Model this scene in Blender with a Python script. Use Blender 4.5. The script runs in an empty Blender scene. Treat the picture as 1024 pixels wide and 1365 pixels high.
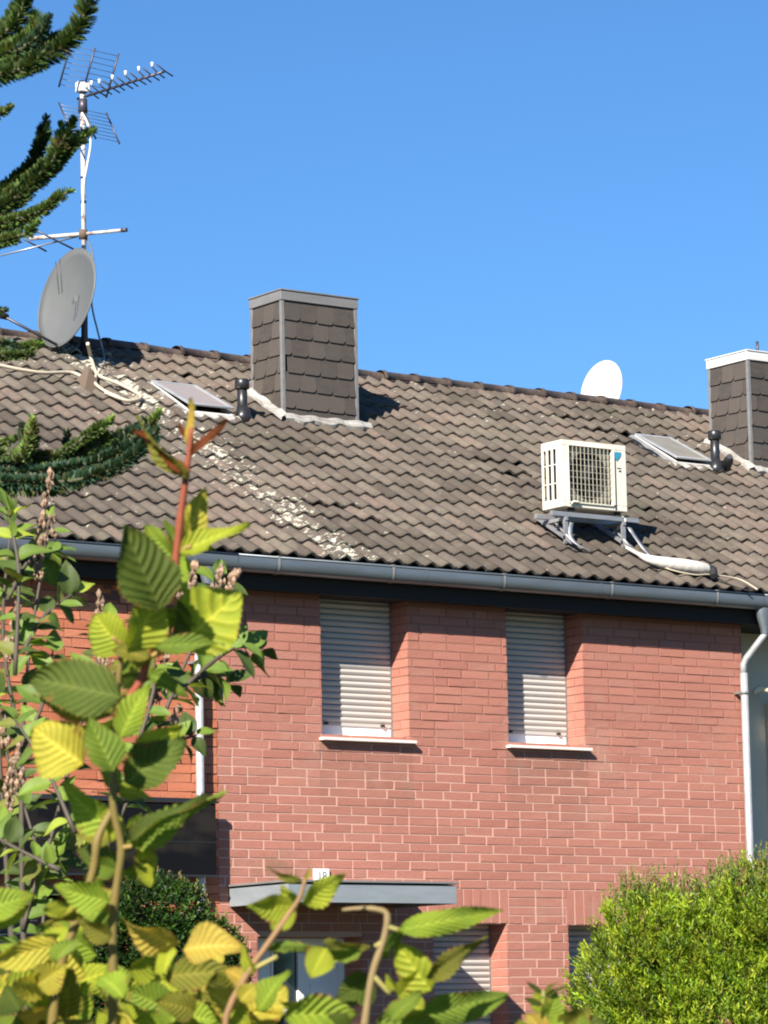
import bpy, math, random
import numpy as np
from mathutils import Vector, Matrix
from mathutils import noise as mnoise
R = math.radians
rnd = random.Random(7)
# ------------------------------------------------------------------ camera
F, TH, PI_, RO = 4800.0, R(36.0), R(8.55), R(1.15)
CAM = Vector((-17.0, -25.909, 1.6))
fw = Vector((math.sin(TH) * math.cos(PI_), math.cos(TH) * math.cos(PI_), math.sin(PI_)))
_r = Vector((math.cos(TH), -math.sin(TH), 0)); _u = _r.cross(fw)
rt = _r * math.cos(RO) - _u * math.sin(RO); up = _u * math.cos(RO) + _r * math.sin(RO)
S = bpy.context.scene
cd = bpy.data.cameras.new('camera'); cam = bpy.data.objects.new('camera', cd); S.collection.objects.link(cam)
M = Matrix((rt, up, -fw)).transposed().to_4x4(); M.translation = CAM
cam.matrix_world = M
cd.sensor_fit = 'VERTICAL'; cd.sensor_height = 24.0; cd.lens = F / 1365.0 * 24.0
cd.clip_end = 5000; cd.clip_start = 0.1
cd.dof.use_dof = True; cd.dof.focus_distance = 31.0; cd.dof.aperture_fstop = 23.0
S.camera = cam
S.render.engine = 'CYCLES'; S.cycles.filter_width = 2.0      # a slightly soft lens
# ------------------------------------------------------------------ sky and sun
SUN_AZ, SUN_EL = R(57.0), R(33.5)       # azimuth from the facade normal (-Y) towards -X
sun_dir = Vector((-math.sin(SUN_AZ) * math.cos(SUN_EL), -math.cos(SUN_AZ) * math.cos(SUN_EL), math.sin(SUN_EL)))
w = bpy.data.worlds.new('World'); S.world = w; w.use_nodes = True
nt = w.node_tree; bg = nt.nodes['Background']
sky = nt.nodes.new('ShaderNodeTexSky'); sky.sky_type = 'NISHITA'; sky.sun_disc = False
sky.sun_elevation = SUN_EL; sky.sun_rotation = math.atan2(sun_dir.x, sun_dir.y)
sky.altitude = 0; sky.air_density = 1.0; sky.dust_density = 0.0; sky.ozone_density = 3.0
wb = nt.nodes.new('ShaderNodeMix'); wb.data_type = 'RGBA'; wb.blend_type = 'MULTIPLY'; wb.inputs[0].default_value = 1.0; wb.inputs[7].default_value = (0.49, 0.82, 1.15, 1)
nt.links.new(sky.outputs[0], wb.inputs[6]); nt.links.new(wb.outputs[2], bg.inputs[0]); bg.inputs[1].default_value = 0.05
sl = bpy.data.lights.new('sun', 'SUN'); sl.energy = 5.0; sl.angle = R(0.5); sl.color = (1.0, 0.93, 0.83)
so = bpy.data.objects.new('sun', sl); S.collection.objects.link(so)
so.rotation_euler = sun_dir.to_track_quat('Z', 'Y').to_euler()
S.view_settings.view_transform = 'Standard'; S.view_settings.look = 'None'
S.view_settings.gamma = 1; S.view_settings.use_curve_mapping = False
S.view_settings.exposure = 1.3

def W(px, py, d):                       # the point at depth d behind a pixel of the 1024x1365 photograph
    v = fw * F + rt * (px - 512) - up * (py - 682.5)
    return CAM + v * (d / F)
def onY(px, py, y):
    v = fw * F + rt * (px - 512) - up * (py - 682.5)
    return CAM + v * ((y - CAM.y) / v.y)
def proj(P):
    d = Vector(P) - CAM; z = d.dot(fw)
    return 512 + F * d.dot(rt) / z, 682.5 - F * d.dot(up) / z, z
# ------------------------------------------------------------------ helpers
COL = S.collection
def tag(o, label=None, cat=None, group=None, kind=None):
    if label: o['label'] = label
    if cat: o['category'] = cat
    if group: o['group'] = group
    if kind: o['kind'] = kind
    return o
def thing(name, label, cat, loc=(0, 0, 0), group=None):
    o = bpy.data.objects.new(name, None); COL.objects.link(o); o.location = loc
    o.empty_display_size = 0.1
    return tag(o, label, cat, group)
def link(name, me, parent=None, loc=(0, 0, 0), mat4=None):
    """links a mesh; loc / mat4 are in world space"""
    o = bpy.data.objects.new(name, me); COL.objects.link(o)
    m = mat4 if mat4 is not None else Matrix.Translation(loc)
    if parent is not None:
        o.parent = parent
        m = world_of(parent).inverted() @ m
    o.matrix_basis = m
    return o
def world_of(o):
    m = o.matrix_basis.copy()
    while o.parent is not None:
        o = o.parent; m = o.matrix_basis @ m
    return m
class MB:
    def __init__(s): s.v = []; s.f = []; s.c = []; s.sm = []
    def add(s, vs, fs, c=0.5, smooth=False):
        b = len(s.v); s.v += [tuple(v) for v in vs]
        for f in fs: s.f.append(tuple(b + i for i in f)); s.c.append(c); s.sm.append(smooth)
        return s
    def box(s, x0, x1, y0, y1, z0, z1, c=0.5, j=0.0, mat=None):
        vs = [Vector((x + rnd.uniform(-j, j), y + rnd.uniform(-j, j), z + rnd.uniform(-j, j))) for z in (z0, z1) for y in (y0, y1) for x in (x0, x1)]
        if mat is not None: vs = [mat @ v for v in vs]
        return s.add(vs, [(0, 1, 5, 4), (1, 3, 7, 5), (3, 2, 6, 7), (2, 0, 4, 6), (4, 5, 7, 6), (2, 3, 1, 0)], c)
    def prism(s, poly, y0, y1, mat=None, c=0.5):      # poly of (x,z), extruded in y
        n = len(poly)
        vs = [Vector((x, y0, z)) for x, z in poly] + [Vector((x, y1, z)) for x, z in poly]
        if mat is not None: vs = [mat @ v for v in vs]
        return s.add(vs, [tuple(range(n)), tuple(range(2 * n - 1, n - 1, -1))] + [(i, i + n, (i + 1) % n + n, (i + 1) % n) for i in range(n)], c)
    def tube(s, pts, r, n=8, c=0.5, caps=True):
        pts = [Vector(p) for p in pts]; rs = r if isinstance(r, (list, tuple)) else [r] * len(pts)
        vs = []; ref = None
        for i, p in enumerate(pts):
            t = (pts[min(i + 1, len(pts) - 1)] - pts[max(i - 1, 0)])
            if t.length < 1e-9: t = Vector((0, 0, 1))
            t.normalize()
            if ref is None: ref = t.orthogonal().normalized()
            ref = (ref - t * ref.dot(t))
            ref = ref.normalized() if ref.length > 1e-6 else t.orthogonal().normalized()
            b = t.cross(ref)
            for k in range(n):
                a = 2 * math.pi * k / n
                vs.append(p + (ref * math.cos(a) + b * math.sin(a)) * rs[i])
        fs = [(i * n + k, i * n + (k + 1) % n, (i + 1) * n + (k + 1) % n, (i + 1) * n + k) for i in range(len(pts) - 1) for k in range(n)]
        s.add(vs, fs, c, True)
        if caps:
            b = len(s.v) - len(vs)
            s.f.append(tuple(b + k for k in range(n - 1, -1, -1))); s.c.append(c); s.sm.append(False)
            s.f.append(tuple(b + (len(pts) - 1) * n + k for k in range(n))); s.c.append(c); s.sm.append(False)
        return s
    def mesh(s, name, mat):
        me = bpy.data.meshes.new(name); me.from_pydata(s.v, [], s.f)
        a = me.attributes.new('tint', 'FLOAT', 'FACE'); a.data.foreach_set('value', [float(x) for x in s.c])
        me.polygons.foreach_set('use_smooth', s.sm)
        me.materials.append(mat); me.update(); return me
    def build(s, name, mat, parent=None, bevel=0):
        me = s.mesh(name, mat)
        o = link(name, me, parent)
        if bevel:
            m = o.modifiers.new('bevel', 'BEVEL'); m.width = bevel; m.segments = 2; m.limit_method = 'ANGLE'
        return o
# ------------------------------------------------------------------ materials
def mat(name, col, rough=0.7, metal=0.0, spec=0.5):
    m = bpy.data.materials.new(name); m.use_nodes = True
    b = m.node_tree.nodes['Principled BSDF']
    b.inputs['Base Color'].default_value = (*col, 1); b.inputs['Roughness'].default_value = rough
    b.inputs['Metallic'].default_value = metal; b.inputs['Specular IOR Level'].default_value = spec
    return m
def nd(m, typ, **kw):
    n = m.node_tree.nodes.new(typ)
    for k, v in kw.items():
        if k.startswith('i_'):
            n.inputs[k[2:].replace('_', ' ')].default_value = v
        else: setattr(n, k, v)
    return n
def lk(m, a, b): m.node_tree.links.new(a, b)
def pos(m): return nd(m, 'ShaderNodeNewGeometry').outputs['Position']
def noise(m, scale, detail=4, rough=0.6, vec=None, sc=None):
    n = nd(m, 'ShaderNodeTexNoise', i_Scale=scale, i_Detail=detail, i_Roughness=rough)
    v = vec if vec is not None else pos(m)
    if sc is not None:
        mp = nd(m, 'ShaderNodeMapping'); mp.inputs['Scale'].default_value = sc; lk(m, v, mp.inputs['Vector']); v = mp.outputs[0]
    lk(m, v, n.inputs['Vector']); return n.outputs['Fac']
def ramp(m, fac, stops):
    n = nd(m, 'ShaderNodeValToRGB'); e = n.color_ramp.elements
    while len(e) < len(stops): e.new(0.5)
    for i, (p, c) in enumerate(stops):
        e[i].position = p; e[i].color = (*c, 1) if len(c) == 3 else c
    lk(m, fac, n.inputs[0]); return n.outputs[0]
def mix(m, fac, a, b, mode='MIX'):
    n = nd(m, 'ShaderNodeMix', data_type='RGBA', blend_type=mode)
    for i, x in ((0, fac), (6, a), (7, b)):
        if hasattr(x, 'node'): lk(m, x, n.inputs[i])
        else: n.inputs[i].default_value = x if i == 0 else (*x, 1)
    return n.outputs[2]
def math_(m, op, a, b=0.0, c=None):
    n = nd(m, 'ShaderNodeMath', operation=op)
    for i, x in enumerate((a, b) + ((c,) if c is not None else ())):
        if hasattr(x, 'node'): lk(m, x, n.inputs[i])
        else: n.inputs[i].default_value = x
    return n.outputs[0]
def bump(m, h, strength=0.3, dist=0.01):
    n = nd(m, 'ShaderNodeBump', i_Strength=strength, i_Distance=dist); lk(m, h, n.inputs['Height'])
    lk(m, n.outputs[0], m.node_tree.nodes['Principled BSDF'].inputs['Normal'])
def base(m, c): lk(m, c, m.node_tree.nodes['Principled BSDF'].inputs['Base Color'])
def attr(m, name='tint'): return nd(m, 'ShaderNodeAttribute', attribute_name=name)

def brick_mat(name, stops, spots=(0.36, 0.27, 0.21)):
    m = mat(name, (0.4, 0.2, 0.15), 0.86, spec=0.25)
    c = ramp(m, attr(m).outputs['Fac'], stops)
    c = mix(m, math_(m, 'MULTIPLY', noise(m, 30, 6, 0.75), 0.75), c, tuple(x * 0.66 for x in stops[len(stops) // 2][1]), 'MIX')
    c = mix(m, ramp(m, noise(m, 1.3, 6, 0.65), [(0.56, (0, 0, 0)), (0.74, (.55, .55, .55))]), c, spots)
    c = mix(m, ramp(m, noise(m, 0.7, 3, 0.5, None, (1, 1, 2.2)), [(0.4, (0, 0, 0)), (0.75, (.35, .35, .35))]), c, tuple(x * 0.7 for x in stops[0][1]))
    sx = nd(m, 'ShaderNodeSeparateXYZ'); lk(m, pos(m), sx.inputs[0])     # damp stain on the wall above the door canopy
    ex = math_(m, 'MULTIPLY', math_(m, 'ABSOLUTE', math_(m, 'SUBTRACT', sx.outputs[0], 0.62)), 1.3)
    ez = math_(m, 'MULTIPLY', math_(m, 'ABSOLUTE', math_(m, 'SUBTRACT', sx.outputs[2], 3.2)), 3.2)
    st = math_(m, 'SUBTRACT', noise(m, 7, 5, 0.7), math_(m, 'MULTIPLY', math_(m, 'ADD', ex, ez), 0.42))
    c = mix(m, ramp(m, st, [(0.22, (0, 0, 0)), (0.5, (.6, .6, .6))]), c, (0.16, 0.105, 0.06))
    for xa_, xb_ in ((1.07, 2.09), (3.145, 4.11)):                        # run-off streaks below the sills
        e1 = math_(m, 'MULTIPLY', math_(m, 'GREATER_THAN', sx.outputs[0], xa_), math_(m, 'LESS_THAN', sx.outputs[0], xb_))
        e2 = math_(m, 'MULTIPLY', math_(m, 'LESS_THAN', sx.outputs[2], 4.34), math_(m, 'MAXIMUM', math_(m, 'MULTIPLY', math_(m, 'SUBTRACT', sx.outputs[2], 3.5), 0.9), 0.0))
        e3 = math_(m, 'MULTIPLY', math_(m, 'MULTIPLY', e1, e2), noise(m, 9, 3, 0.6, None, (1, 1, .12)))
        c = mix(m, e3, c, (0.15, 0.085, 0.06))
    base(m, c); bump(m, noise(m, 60, 6, 0.75), 0.8, 0.008); return m
M_brick = brick_mat('brick_pink', [(0, (0.37, 0.148, 0.108)), (0.5, (0.405, 0.168, 0.123)), (0.9, (0.435, 0.185, 0.136)), (1, (0.39, 0.178, 0.136))])
M_obrick = brick_mat('brick_orange', [(0, (0.36, 0.11, 0.055)), (0.5, (0.48, 0.16, 0.085)), (1, (0.54, 0.21, 0.12))], (0.4, 0.2, 0.13))
M_mortar = mat('mortar', (0.5, 0.3, 0.23), 0.95)
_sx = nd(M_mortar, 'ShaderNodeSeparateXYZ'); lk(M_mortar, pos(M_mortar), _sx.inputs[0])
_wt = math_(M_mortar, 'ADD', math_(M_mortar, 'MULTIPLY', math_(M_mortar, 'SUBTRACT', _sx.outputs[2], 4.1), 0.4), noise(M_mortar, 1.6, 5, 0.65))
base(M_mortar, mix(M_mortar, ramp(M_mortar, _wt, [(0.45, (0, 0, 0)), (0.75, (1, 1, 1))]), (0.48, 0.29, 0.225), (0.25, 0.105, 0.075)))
M_dmortar = mat('mortar_dark', (0.14, 0.06, 0.045), 0.95)
def tile_mat():
    m = mat('roof_tile', (0.15, 0.12, 0.1), 0.88, spec=0.3)
    c = ramp(m, attr(m).outputs['Fac'], [(0, (0.054, 0.044, 0.036)), (0.5, (0.088, 0.073, 0.059)), (0.85, (0.124, 0.104, 0.084)), (1, (0.14, 0.106, 0.085))])
    c = mix(m, ramp(m, noise(m, 26, 6, 0.7), [(0.3, (0, 0, 0)), (0.7, (.65, .65, .65))]), c, (0.07, 0.054, 0.042))
    c = mix(m, ramp(m, noise(m, 2.1, 5, 0.7), [(0.5, (0, 0, 0)), (0.7, (.5, .5, .5))]), c, (0.17, 0.145, 0.11))
    c = mix(m, ramp(m, noise(m, 1.1, 4, 0.6, None, (1, 0.5, 1)), [(0.55, (0, 0, 0)), (0.75, (.5, .5, .5))]), c, (0.075, 0.075, 0.048))
    sx = nd(m, 'ShaderNodeSeparateXYZ'); lk(m, pos(m), sx.inputs[0])
    # lichen grown in a streak down the slope near the party wall
    wob = math_(m, 'MULTIPLY', math_(m, 'SUBTRACT', noise(m, 1.2, 3), 0.5), 0.5)
    dx = math_(m, 'ABSOLUTE', math_(m, 'ADD', math_(m, 'SUBTRACT', sx.outputs[0], 1.24), wob))
    band = math_(m, 'MULTIPLY', math_(m, 'SUBTRACT', 1.0, math_(m, 'MULTIPLY', dx, 2.6)), 0.15)
    band = math_(m, 'MAXIMUM', band, -0.03)
    ridge_ = math_(m, 'ADD', math_(m, 'MULTIPLY', math_(m, 'GREATER_THAN', sx.outputs[1], 3.4), 0.035), math_(m, 'MULTIPLY', math_(m, 'LESS_THAN', sx.outputs[0], 2.6), 0.018))
    f = math_(m, 'ADD', math_(m, 'ADD', math_(m, 'ADD', noise(m, 15, 5, 0.66), band), ridge_), math_(m, 'MULTIPLY', math_(m, 'SUBTRACT', noise(m, 2.6, 2), 0.5), 0.32))
    c = mix(m, ramp(m, f, [(0.655, (0, 0, 0)), (0.70, (1, 1, 1))]), c, mix(m, noise(m, 40, 2), (0.46, 0.45, 0.38), (0.26, 0.245, 0.18)))
    base(m, c); bump(m, noise(m, 60, 5, 0.7), 0.6, 0.006); return m
M_tile = tile_mat()
M_ridge = mat('ridge_tile', (0.13, 0.09, 0.075), 0.85)
base(M_ridge, mix(M_ridge, ramp(M_ridge, noise(M_ridge, 9, 6, 0.7), [(0.42, (0, 0, 0)), (0.72, (1, 1, 1))]), (0.06, 0.038, 0.033), (0.13, 0.1, 0.075)))
bump(M_ridge, noise(M_ridge, 60), 0.4)
M_deck = mat('roof_underlay', (0.03, 0.026, 0.024), 0.9)
def slate_mat():
    m = mat('slate', (0.11, 0.1, 0.095), 0.7)
    c = ramp(m, attr(m).outputs['Fac'], [(0, (0.041, 0.034, 0.029)), (1, (0.068, 0.056, 0.047))])
    c = mix(m, ramp(m, noise(m, 7, 6, 0.7, None, (1, 1, 3)), [(0.4, (0, 0, 0)), (0.8, (.6, .6, .6))]), c, (0.085, 0.066, 0.05))
    base(m, c); bump(m, noise(m, 60, 4, 0.7), 0.4, 0.005); return m
M_slate = slate_mat()
def zinc(name, a, b, rough=0.42, metal=0.55):
    m = mat(name, a, rough, metal)
    c = mix(m, ramp(m, noise(m, 4, 6, 0.65, None, (0.5, 1, 3)), [(0.35, (0, 0, 0)), (0.7, (1, 1, 1))]), a, b)
    base(m, c); bump(m, noise(m, 3, 3), 0.1, 0.02); return m
M_zinc = zinc('zinc_gutter', (0.16, 0.19, 0.215), (0.13, 0.145, 0.155))
M_pipe = zinc('zinc_pipe', (0.43, 0.44, 0.45), (0.31, 0.32, 0.325), 0.45, 0.35)
M_trim = zinc('zinc_trim', (0.21, 0.205, 0.2), (0.16, 0.157, 0.155), 0.55, 0.25)
M_wtrim = zinc('white_cap', (0.6, 0.6, 0.59), (0.46, 0.455, 0.43), 0.5, 0.0)
M_lead = zinc('lead_flashing', (0.40, 0.385, 0.36), (0.17, 0.155, 0.13), 0.6, 0.05)
M_alu = zinc('bracket_steel', (0.36, 0.36, 0.37), (0.24, 0.24, 0.25), 0.4, 0.5)
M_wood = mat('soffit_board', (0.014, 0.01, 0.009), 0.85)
M_black = mat('black_plastic', (0.018, 0.018, 0.02), 0.35)
M_rubber = mat('rubber', (0.012, 0.012, 0.012), 0.8)
M_shut = mat('shutter_slat', (0.55, 0.52, 0.47), 0.55)
base(M_shut, mix(M_shut, noise(M_shut, 3, 5, 0.7, None, (0.6, 1, 4)), (0.47, 0.445, 0.41), (0.38, 0.355, 0.325)))
M_gshut = mat('shutter_slat_grey', (0.4, 0.385, 0.36), 0.6)
base(M_gshut, mix(M_gshut, noise(M_gshut, 3, 5, 0.7, None, (0.6, 1, 4)), (0.44, 0.42, 0.39), (0.33, 0.31, 0.29)))
M_white = mat('white_frame', (0.78, 0.78, 0.77), 0.4)
M_sill = mat('sill_stone', (0.68, 0.6, 0.54), 0.6)
base(M_sill, mix(M_sill, noise(M_sill, 12), (0.74, 0.66, 0.6), (0.6, 0.5, 0.45)))
M_glass = mat('window_glass', (0.02, 0.025, 0.03), 0.06, spec=0.8)
M_door = mat('door_paint', (0.80, 0.81, 0.82), 0.45)
M_fasc = zinc('canopy_metal', (0.27, 0.3, 0.315), (0.22, 0.245, 0.26), 0.5, 0.25)
M_dark = mat('canopy_board', (0.03, 0.026, 0.024), 0.75)
M_awn = mat('black_cloth', (0.012, 0.013, 0.017), 0.85, spec=0.1)
base(M_awn, mix(M_awn, ramp(M_awn, noise(M_awn, 2.2, 3, 0.5, None, (1, 1, 2.0)), [(0.5, (0, 0, 0)), (0.7, (1, 1, 1))]), (0.004, 0.0045, 0.006), (0.018, 0.015, 0.014)))
M_ac = mat('ac_casing', (0.6, 0.57, 0.48), 0.45)
base(M_ac, mix(M_ac, ramp(M_ac, noise(M_ac, 5, 6, 0.7, None, (2, 2, .6)), [(0.5, (0, 0, 0)), (0.75, (.6, .6, .6))]), (0.62, 0.585, 0.49), (0.42, 0.38, 0.29)))
M_grille = mat('ac_grille', (0.36, 0.335, 0.27), 0.5)
M_acdark = mat('ac_inside', (0.022, 0.022, 0.021), 0.7)
M_fin = mat('ac_fins', (0.24, 0.22, 0.165), 0.6, 0.2)
M_blue = mat('logo_blue', (0.03, 0.22, 0.36), 0.4)
M_tape = mat('white_wrap', (0.5, 0.48, 0.44), 0.6)
_wv = nd(M_tape, 'ShaderNodeTexWave', i_Scale=4.0, i_Distortion=9.0, i_Detail=3.0); lk(M_tape, pos(M_tape), _wv.inputs['Vector'])
base(M_tape, mix(M_tape, noise(M_tape, 9, 5, 0.7), (0.56, 0.54, 0.5), (0.34, 0.31, 0.27))); bump(M_tape, _wv.outputs['Fac'], 0.22, 0.006)
M_dish = mat('dish_grey', (0.25, 0.26, 0.26), 0.5)
base(M_dish, mix(M_dish, noise(M_dish, 5, 6, 0.7), (0.115, 0.12, 0.118), (0.09, 0.093, 0.09)))
M_wdish = mat('dish_white', (0.85, 0.83, 0.75), 0.6)
base(M_wdish, mix(M_wdish, ramp(M_wdish, noise(M_wdish, 4, 5), [(0.5, (0, 0, 0)), (0.8, (1, 1, 1))]), (0.46, 0.45, 0.41), (0.36, 0.33, 0.25)))
M_mast = mat('mast_paint', (0.62, 0.58, 0.55), 0.5)
base(M_mast, mix(M_mast, ramp(M_mast, noise(M_mast, 9, 4), [(0.5, (0, 0, 0)), (0.65, (1, 1, 1))]), (0.46, 0.44, 0.43), (0.27, 0.15, 0.11)))
M_rod = mat('antenna_rod', (0.07, 0.065, 0.08), 0.45, 0.5)
M_arod = mat('antenna_alu', (0.28, 0.3, 0.34), 0.4, 0.6)
M_white_glint = mat('white_and_glint', (0.6, 0.6, 0.59), 0.4)  # white parts; also the colour of painted tip glints and slit light
M_cable = mat('cream_cable', (0.42, 0.36, 0.27), 0.6)
M_render = mat('grey_render', (0.40, 0.385, 0.33), 0.9)
base(M_render, mix(M_render, noise(M_render, 1.4, 6), (0.66, 0.58, 0.46), (0.54, 0.48, 0.39))); bump(M_render, noise(M_render, 150, 3), 0.4, 0.004)
M_cream = mat('cream_paint', (0.78, 0.68, 0.45), 0.6)
M_terra = mat('vent_clay', (0.1, 0.07, 0.05), 0.85)
M_ground = mat('lawn', (0.06, 0.08, 0.03), 0.95)
base(M_ground, mix(M_ground, noise(M_ground, 0.6, 8), (0.018, 0.032, 0.008), (0.04, 0.042, 0.018)))
M_bark = mat('bark', (0.12, 0.09, 0.06), 0.9); bump(M_bark, noise(M_bark, 30), 0.6, 0.01)
M_blue_cloth = mat('blue_cloth', (0.07, 0.12, 0.17), 0.9)

def leaf_mat(name, trans=0.35, rough=0.5, nscale=25, sp=0.35, var=0.55, spots=False, veined=False):
    m = mat(name, (0.1, 0.2, 0.03), rough, spec=sp)
    b = m.node_tree.nodes['Principled BSDF']
    a = attr(m, 'col'); c = a.outputs['Color']
    c = mix(m, math_(m, 'MULTIPLY', noise(m, nscale, 4, 0.6), var), c, mix(m, 1.0, c, (0.45, 0.5, 0.4), 'MULTIPLY'))
    if veined:
        lv = nd(m, 'ShaderNodeSeparateXYZ'); lk(m, attr(m, 'lv').outputs['Vector'], lv.inputs[0])
        cs = math_(m, 'COSINE', math_(m, 'MULTIPLY', lv.outputs[0], 2 * math.pi))
        rib = math_(m, 'POWER', math_(m, 'MULTIPLY_ADD', cs, 0.5, 0.5), 9.0)
        ab = math_(m, 'ABSOLUTE', lv.outputs[1])
        mid = math_(m, 'LESS_THAN', ab, 0.05)
        vein = math_(m, 'MAXIMUM', math_(m, 'MULTIPLY', rib, 0.55), mid)
        c = mix(m, vein, c, mix(m, 1.0, c, (1.5, 1.32, 1.7), 'MULTIPLY'))
        c = mix(m, math_(m, 'MULTIPLY', math_(m, 'MULTIPLY_ADD', cs, -0.5, 0.5), 0.30), c, mix(m, 1.0, c, (0.55, 0.68, 0.5), 'MULTIPLY'))
        c = mix(m, ramp(m, noise(m, 40, 4, 0.7), [(0.35, (0, 0, 0)), (0.7, (.6, .6, .6))]), c, mix(m, 1.0, c, (1.45, 1.2, 0.9), 'MULTIPLY'))
        edge = math_(m, 'ADD', math_(m, 'MULTIPLY', math_(m, 'POWER', ab, 5.0), 0.22), noise(m, 50, 4, 0.7))
        c = mix(m, ramp(m, edge, [(0.66, (0, 0, 0)), (0.78, (.85, .85, .85))]), c, (0.24, 0.12, 0.035))
        hgt = math_(m, 'ADD', math_(m, 'MULTIPLY', cs, 0.6), math_(m, 'MULTIPLY', noise(m, 150, 4, 0.65), 0.8))
        bump(m, hgt, 0.9, 0.0011)
    elif spots:
        c = mix(m, ramp(m, noise(m, nscale * 1.7, 4, 0.7), [(0.60, (0, 0, 0)), (0.72, (.8, .8, .8))]), c, (0.22, 0.11, 0.03))
        bump(m, noise(m, nscale * 6, 3, 0.6), 0.3, 0.001)
    base(m, c)
    t = nd(m, 'ShaderNodeBsdfTranslucent'); lk(m, mix(m, 1.0, c, (1.25, 1.2, 0.6), 'MULTIPLY'), t.inputs['Color'])
    ms = nd(m, 'ShaderNodeMixShader'); ms.inputs[0].default_value = trans
    lk(m, b.outputs[0], ms.inputs[1]); lk(m, t.outputs[0], ms.inputs[2])
    lk(m, ms.outputs[0], m.node_tree.nodes['Material Output'].inputs['Surface']); return m
M_leaf = leaf_mat('alder_leaf', 0.42, 0.62, 22, 0.22, 0.6, True, True)
M_lilac = leaf_mat('lilac_leaf', 0.32, 0.55, 45, 0.3, 0.8, True)
M_needle = leaf_mat('fir_needle', 0.2, 0.45, 60, 0.4, 0.4)
M_bush = leaf_mat('bush_leaf', 0.42, 0.5, 9, 0.35, 0.6)
M_stem = leaf_mat('stem_skin', 0.0, 0.6, 60, 0.3, 0.5)

def leafmesh(name, vs, fs, cols, mt, smooth=True):
    """cols: one colour per face"""
    me = bpy.data.meshes.new(name); me.from_pydata([tuple(v) for v in vs], [], fs)
    a = me.attributes.new('col', 'FLOAT_COLOR', 'FACE')
    arr = np.ones((len(fs), 4), dtype=np.float32); arr[:, :3] = np.array(cols, dtype=np.float32).reshape(-1, 3) if len(cols) != 3 or hasattr(cols[0], '__len__') else np.array(cols)
    a.data.foreach_set('color', arr.ravel())
    if smooth: me.polygons.foreach_set('use_smooth', [True] * len(fs))
    me.materials.append(mt); me.update(); return me

# ------------------------------------------------------------------ ground
gx, gy = 60, 60
gv, gf = [], []
def gz(x, y):
    t = min(1, max(0, (y + 14) / 10)); return 0.45 * t * t * (3 - 2 * t) + 0.02 * math.sin(x * 1.3) * math.cos(y * 0.9)
xs = [-600, -200, -80] + [-40 + i * 1.5 for i in range(54)] + [80, 200, 600]
ys = [-600, -200, -80] + [-40 + i * 1.5 for i in range(54)] + [80, 200, 600]
for y in ys:
    for x in xs: gv.append((x, y, gz(x, y)))
for j in range(len(ys) - 1):
    for i in range(len(xs) - 1):
        a = j * len(xs) + i; gf.append((a, a + 1, a + 1 + len(xs), a + len(xs)))
g = MB().add(gv, gf, 0.5, True).build('ground', M_ground); tag(g, kind='structure')

# ------------------------------------------------------------------ houses
H1 = thing('brick_house', 'pink brick terraced house with grey shutters, slate chimney and tiled roof, in the middle', 'house', (0, 0, 0.45))
H0 = thing('brick_house', 'orange brick terraced house behind the shrubs at the left edge, with black awning panel', 'house', (-6.2, 0, 0.45))
H2 = thing('rendered_house', 'grey rendered terraced house at the right edge beyond the downpipe, with white capped chimney', 'house', (6.08, 0, 0.45))
Z0, ZT = 0.45, 5.62
EY, EZ, PT, SL = -0.26, 5.885, R(30), 5.62       # eave line, roof pitch, slope length
cp, sp_ = math.cos(PT), math.sin(PT)
def RP(x, s, h=0.0): return Vector((x, EY + s * cp - h * sp_, EZ + s * sp_ + h * cp))
RIDGE = RP(0, SL)
def onroof(px, py, h=0.0):
    v = fw * F + rt * (px - 512) - up * (py - 682.5)
    n = Vector((0, -sp_, cp)); P0 = Vector((0, EY, EZ)) + n * h
    return CAM + v * ((P0 - CAM).dot(n) / v.dot(n))

def wall_core(x0, x1, openings, mt, parent, y0=0.0, thick=0.32):
    xs = sorted({x0, x1} | {o[0] for o in openings} | {o[1] for o in openings})
    zs = sorted({Z0 - 0.5, ZT} | {o[2] for o in openings} | {o[3] for o in openings})
    mb = MB()
    for i in range(len(xs) - 1):
        j = 0
        while j < len(zs) - 1:                       # merge vertical runs
            xm = (xs[i] + xs[i + 1]) / 2
            inside = lambda q: any(o[0] < xm < o[1] and o[2] < (zs[q] + zs[q + 1]) / 2 < o[3] for o in openings)
            if inside(j): j += 1; continue
            k = j
            while k + 1 < len(zs) - 1 and not inside(k + 1): k += 1
            mb.box(xs[i], xs[i + 1], y0 + 0.003, y0 + thick, zs[j], zs[k + 1]); j = k + 1
    return mb.build('wall', mt, parent)

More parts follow.
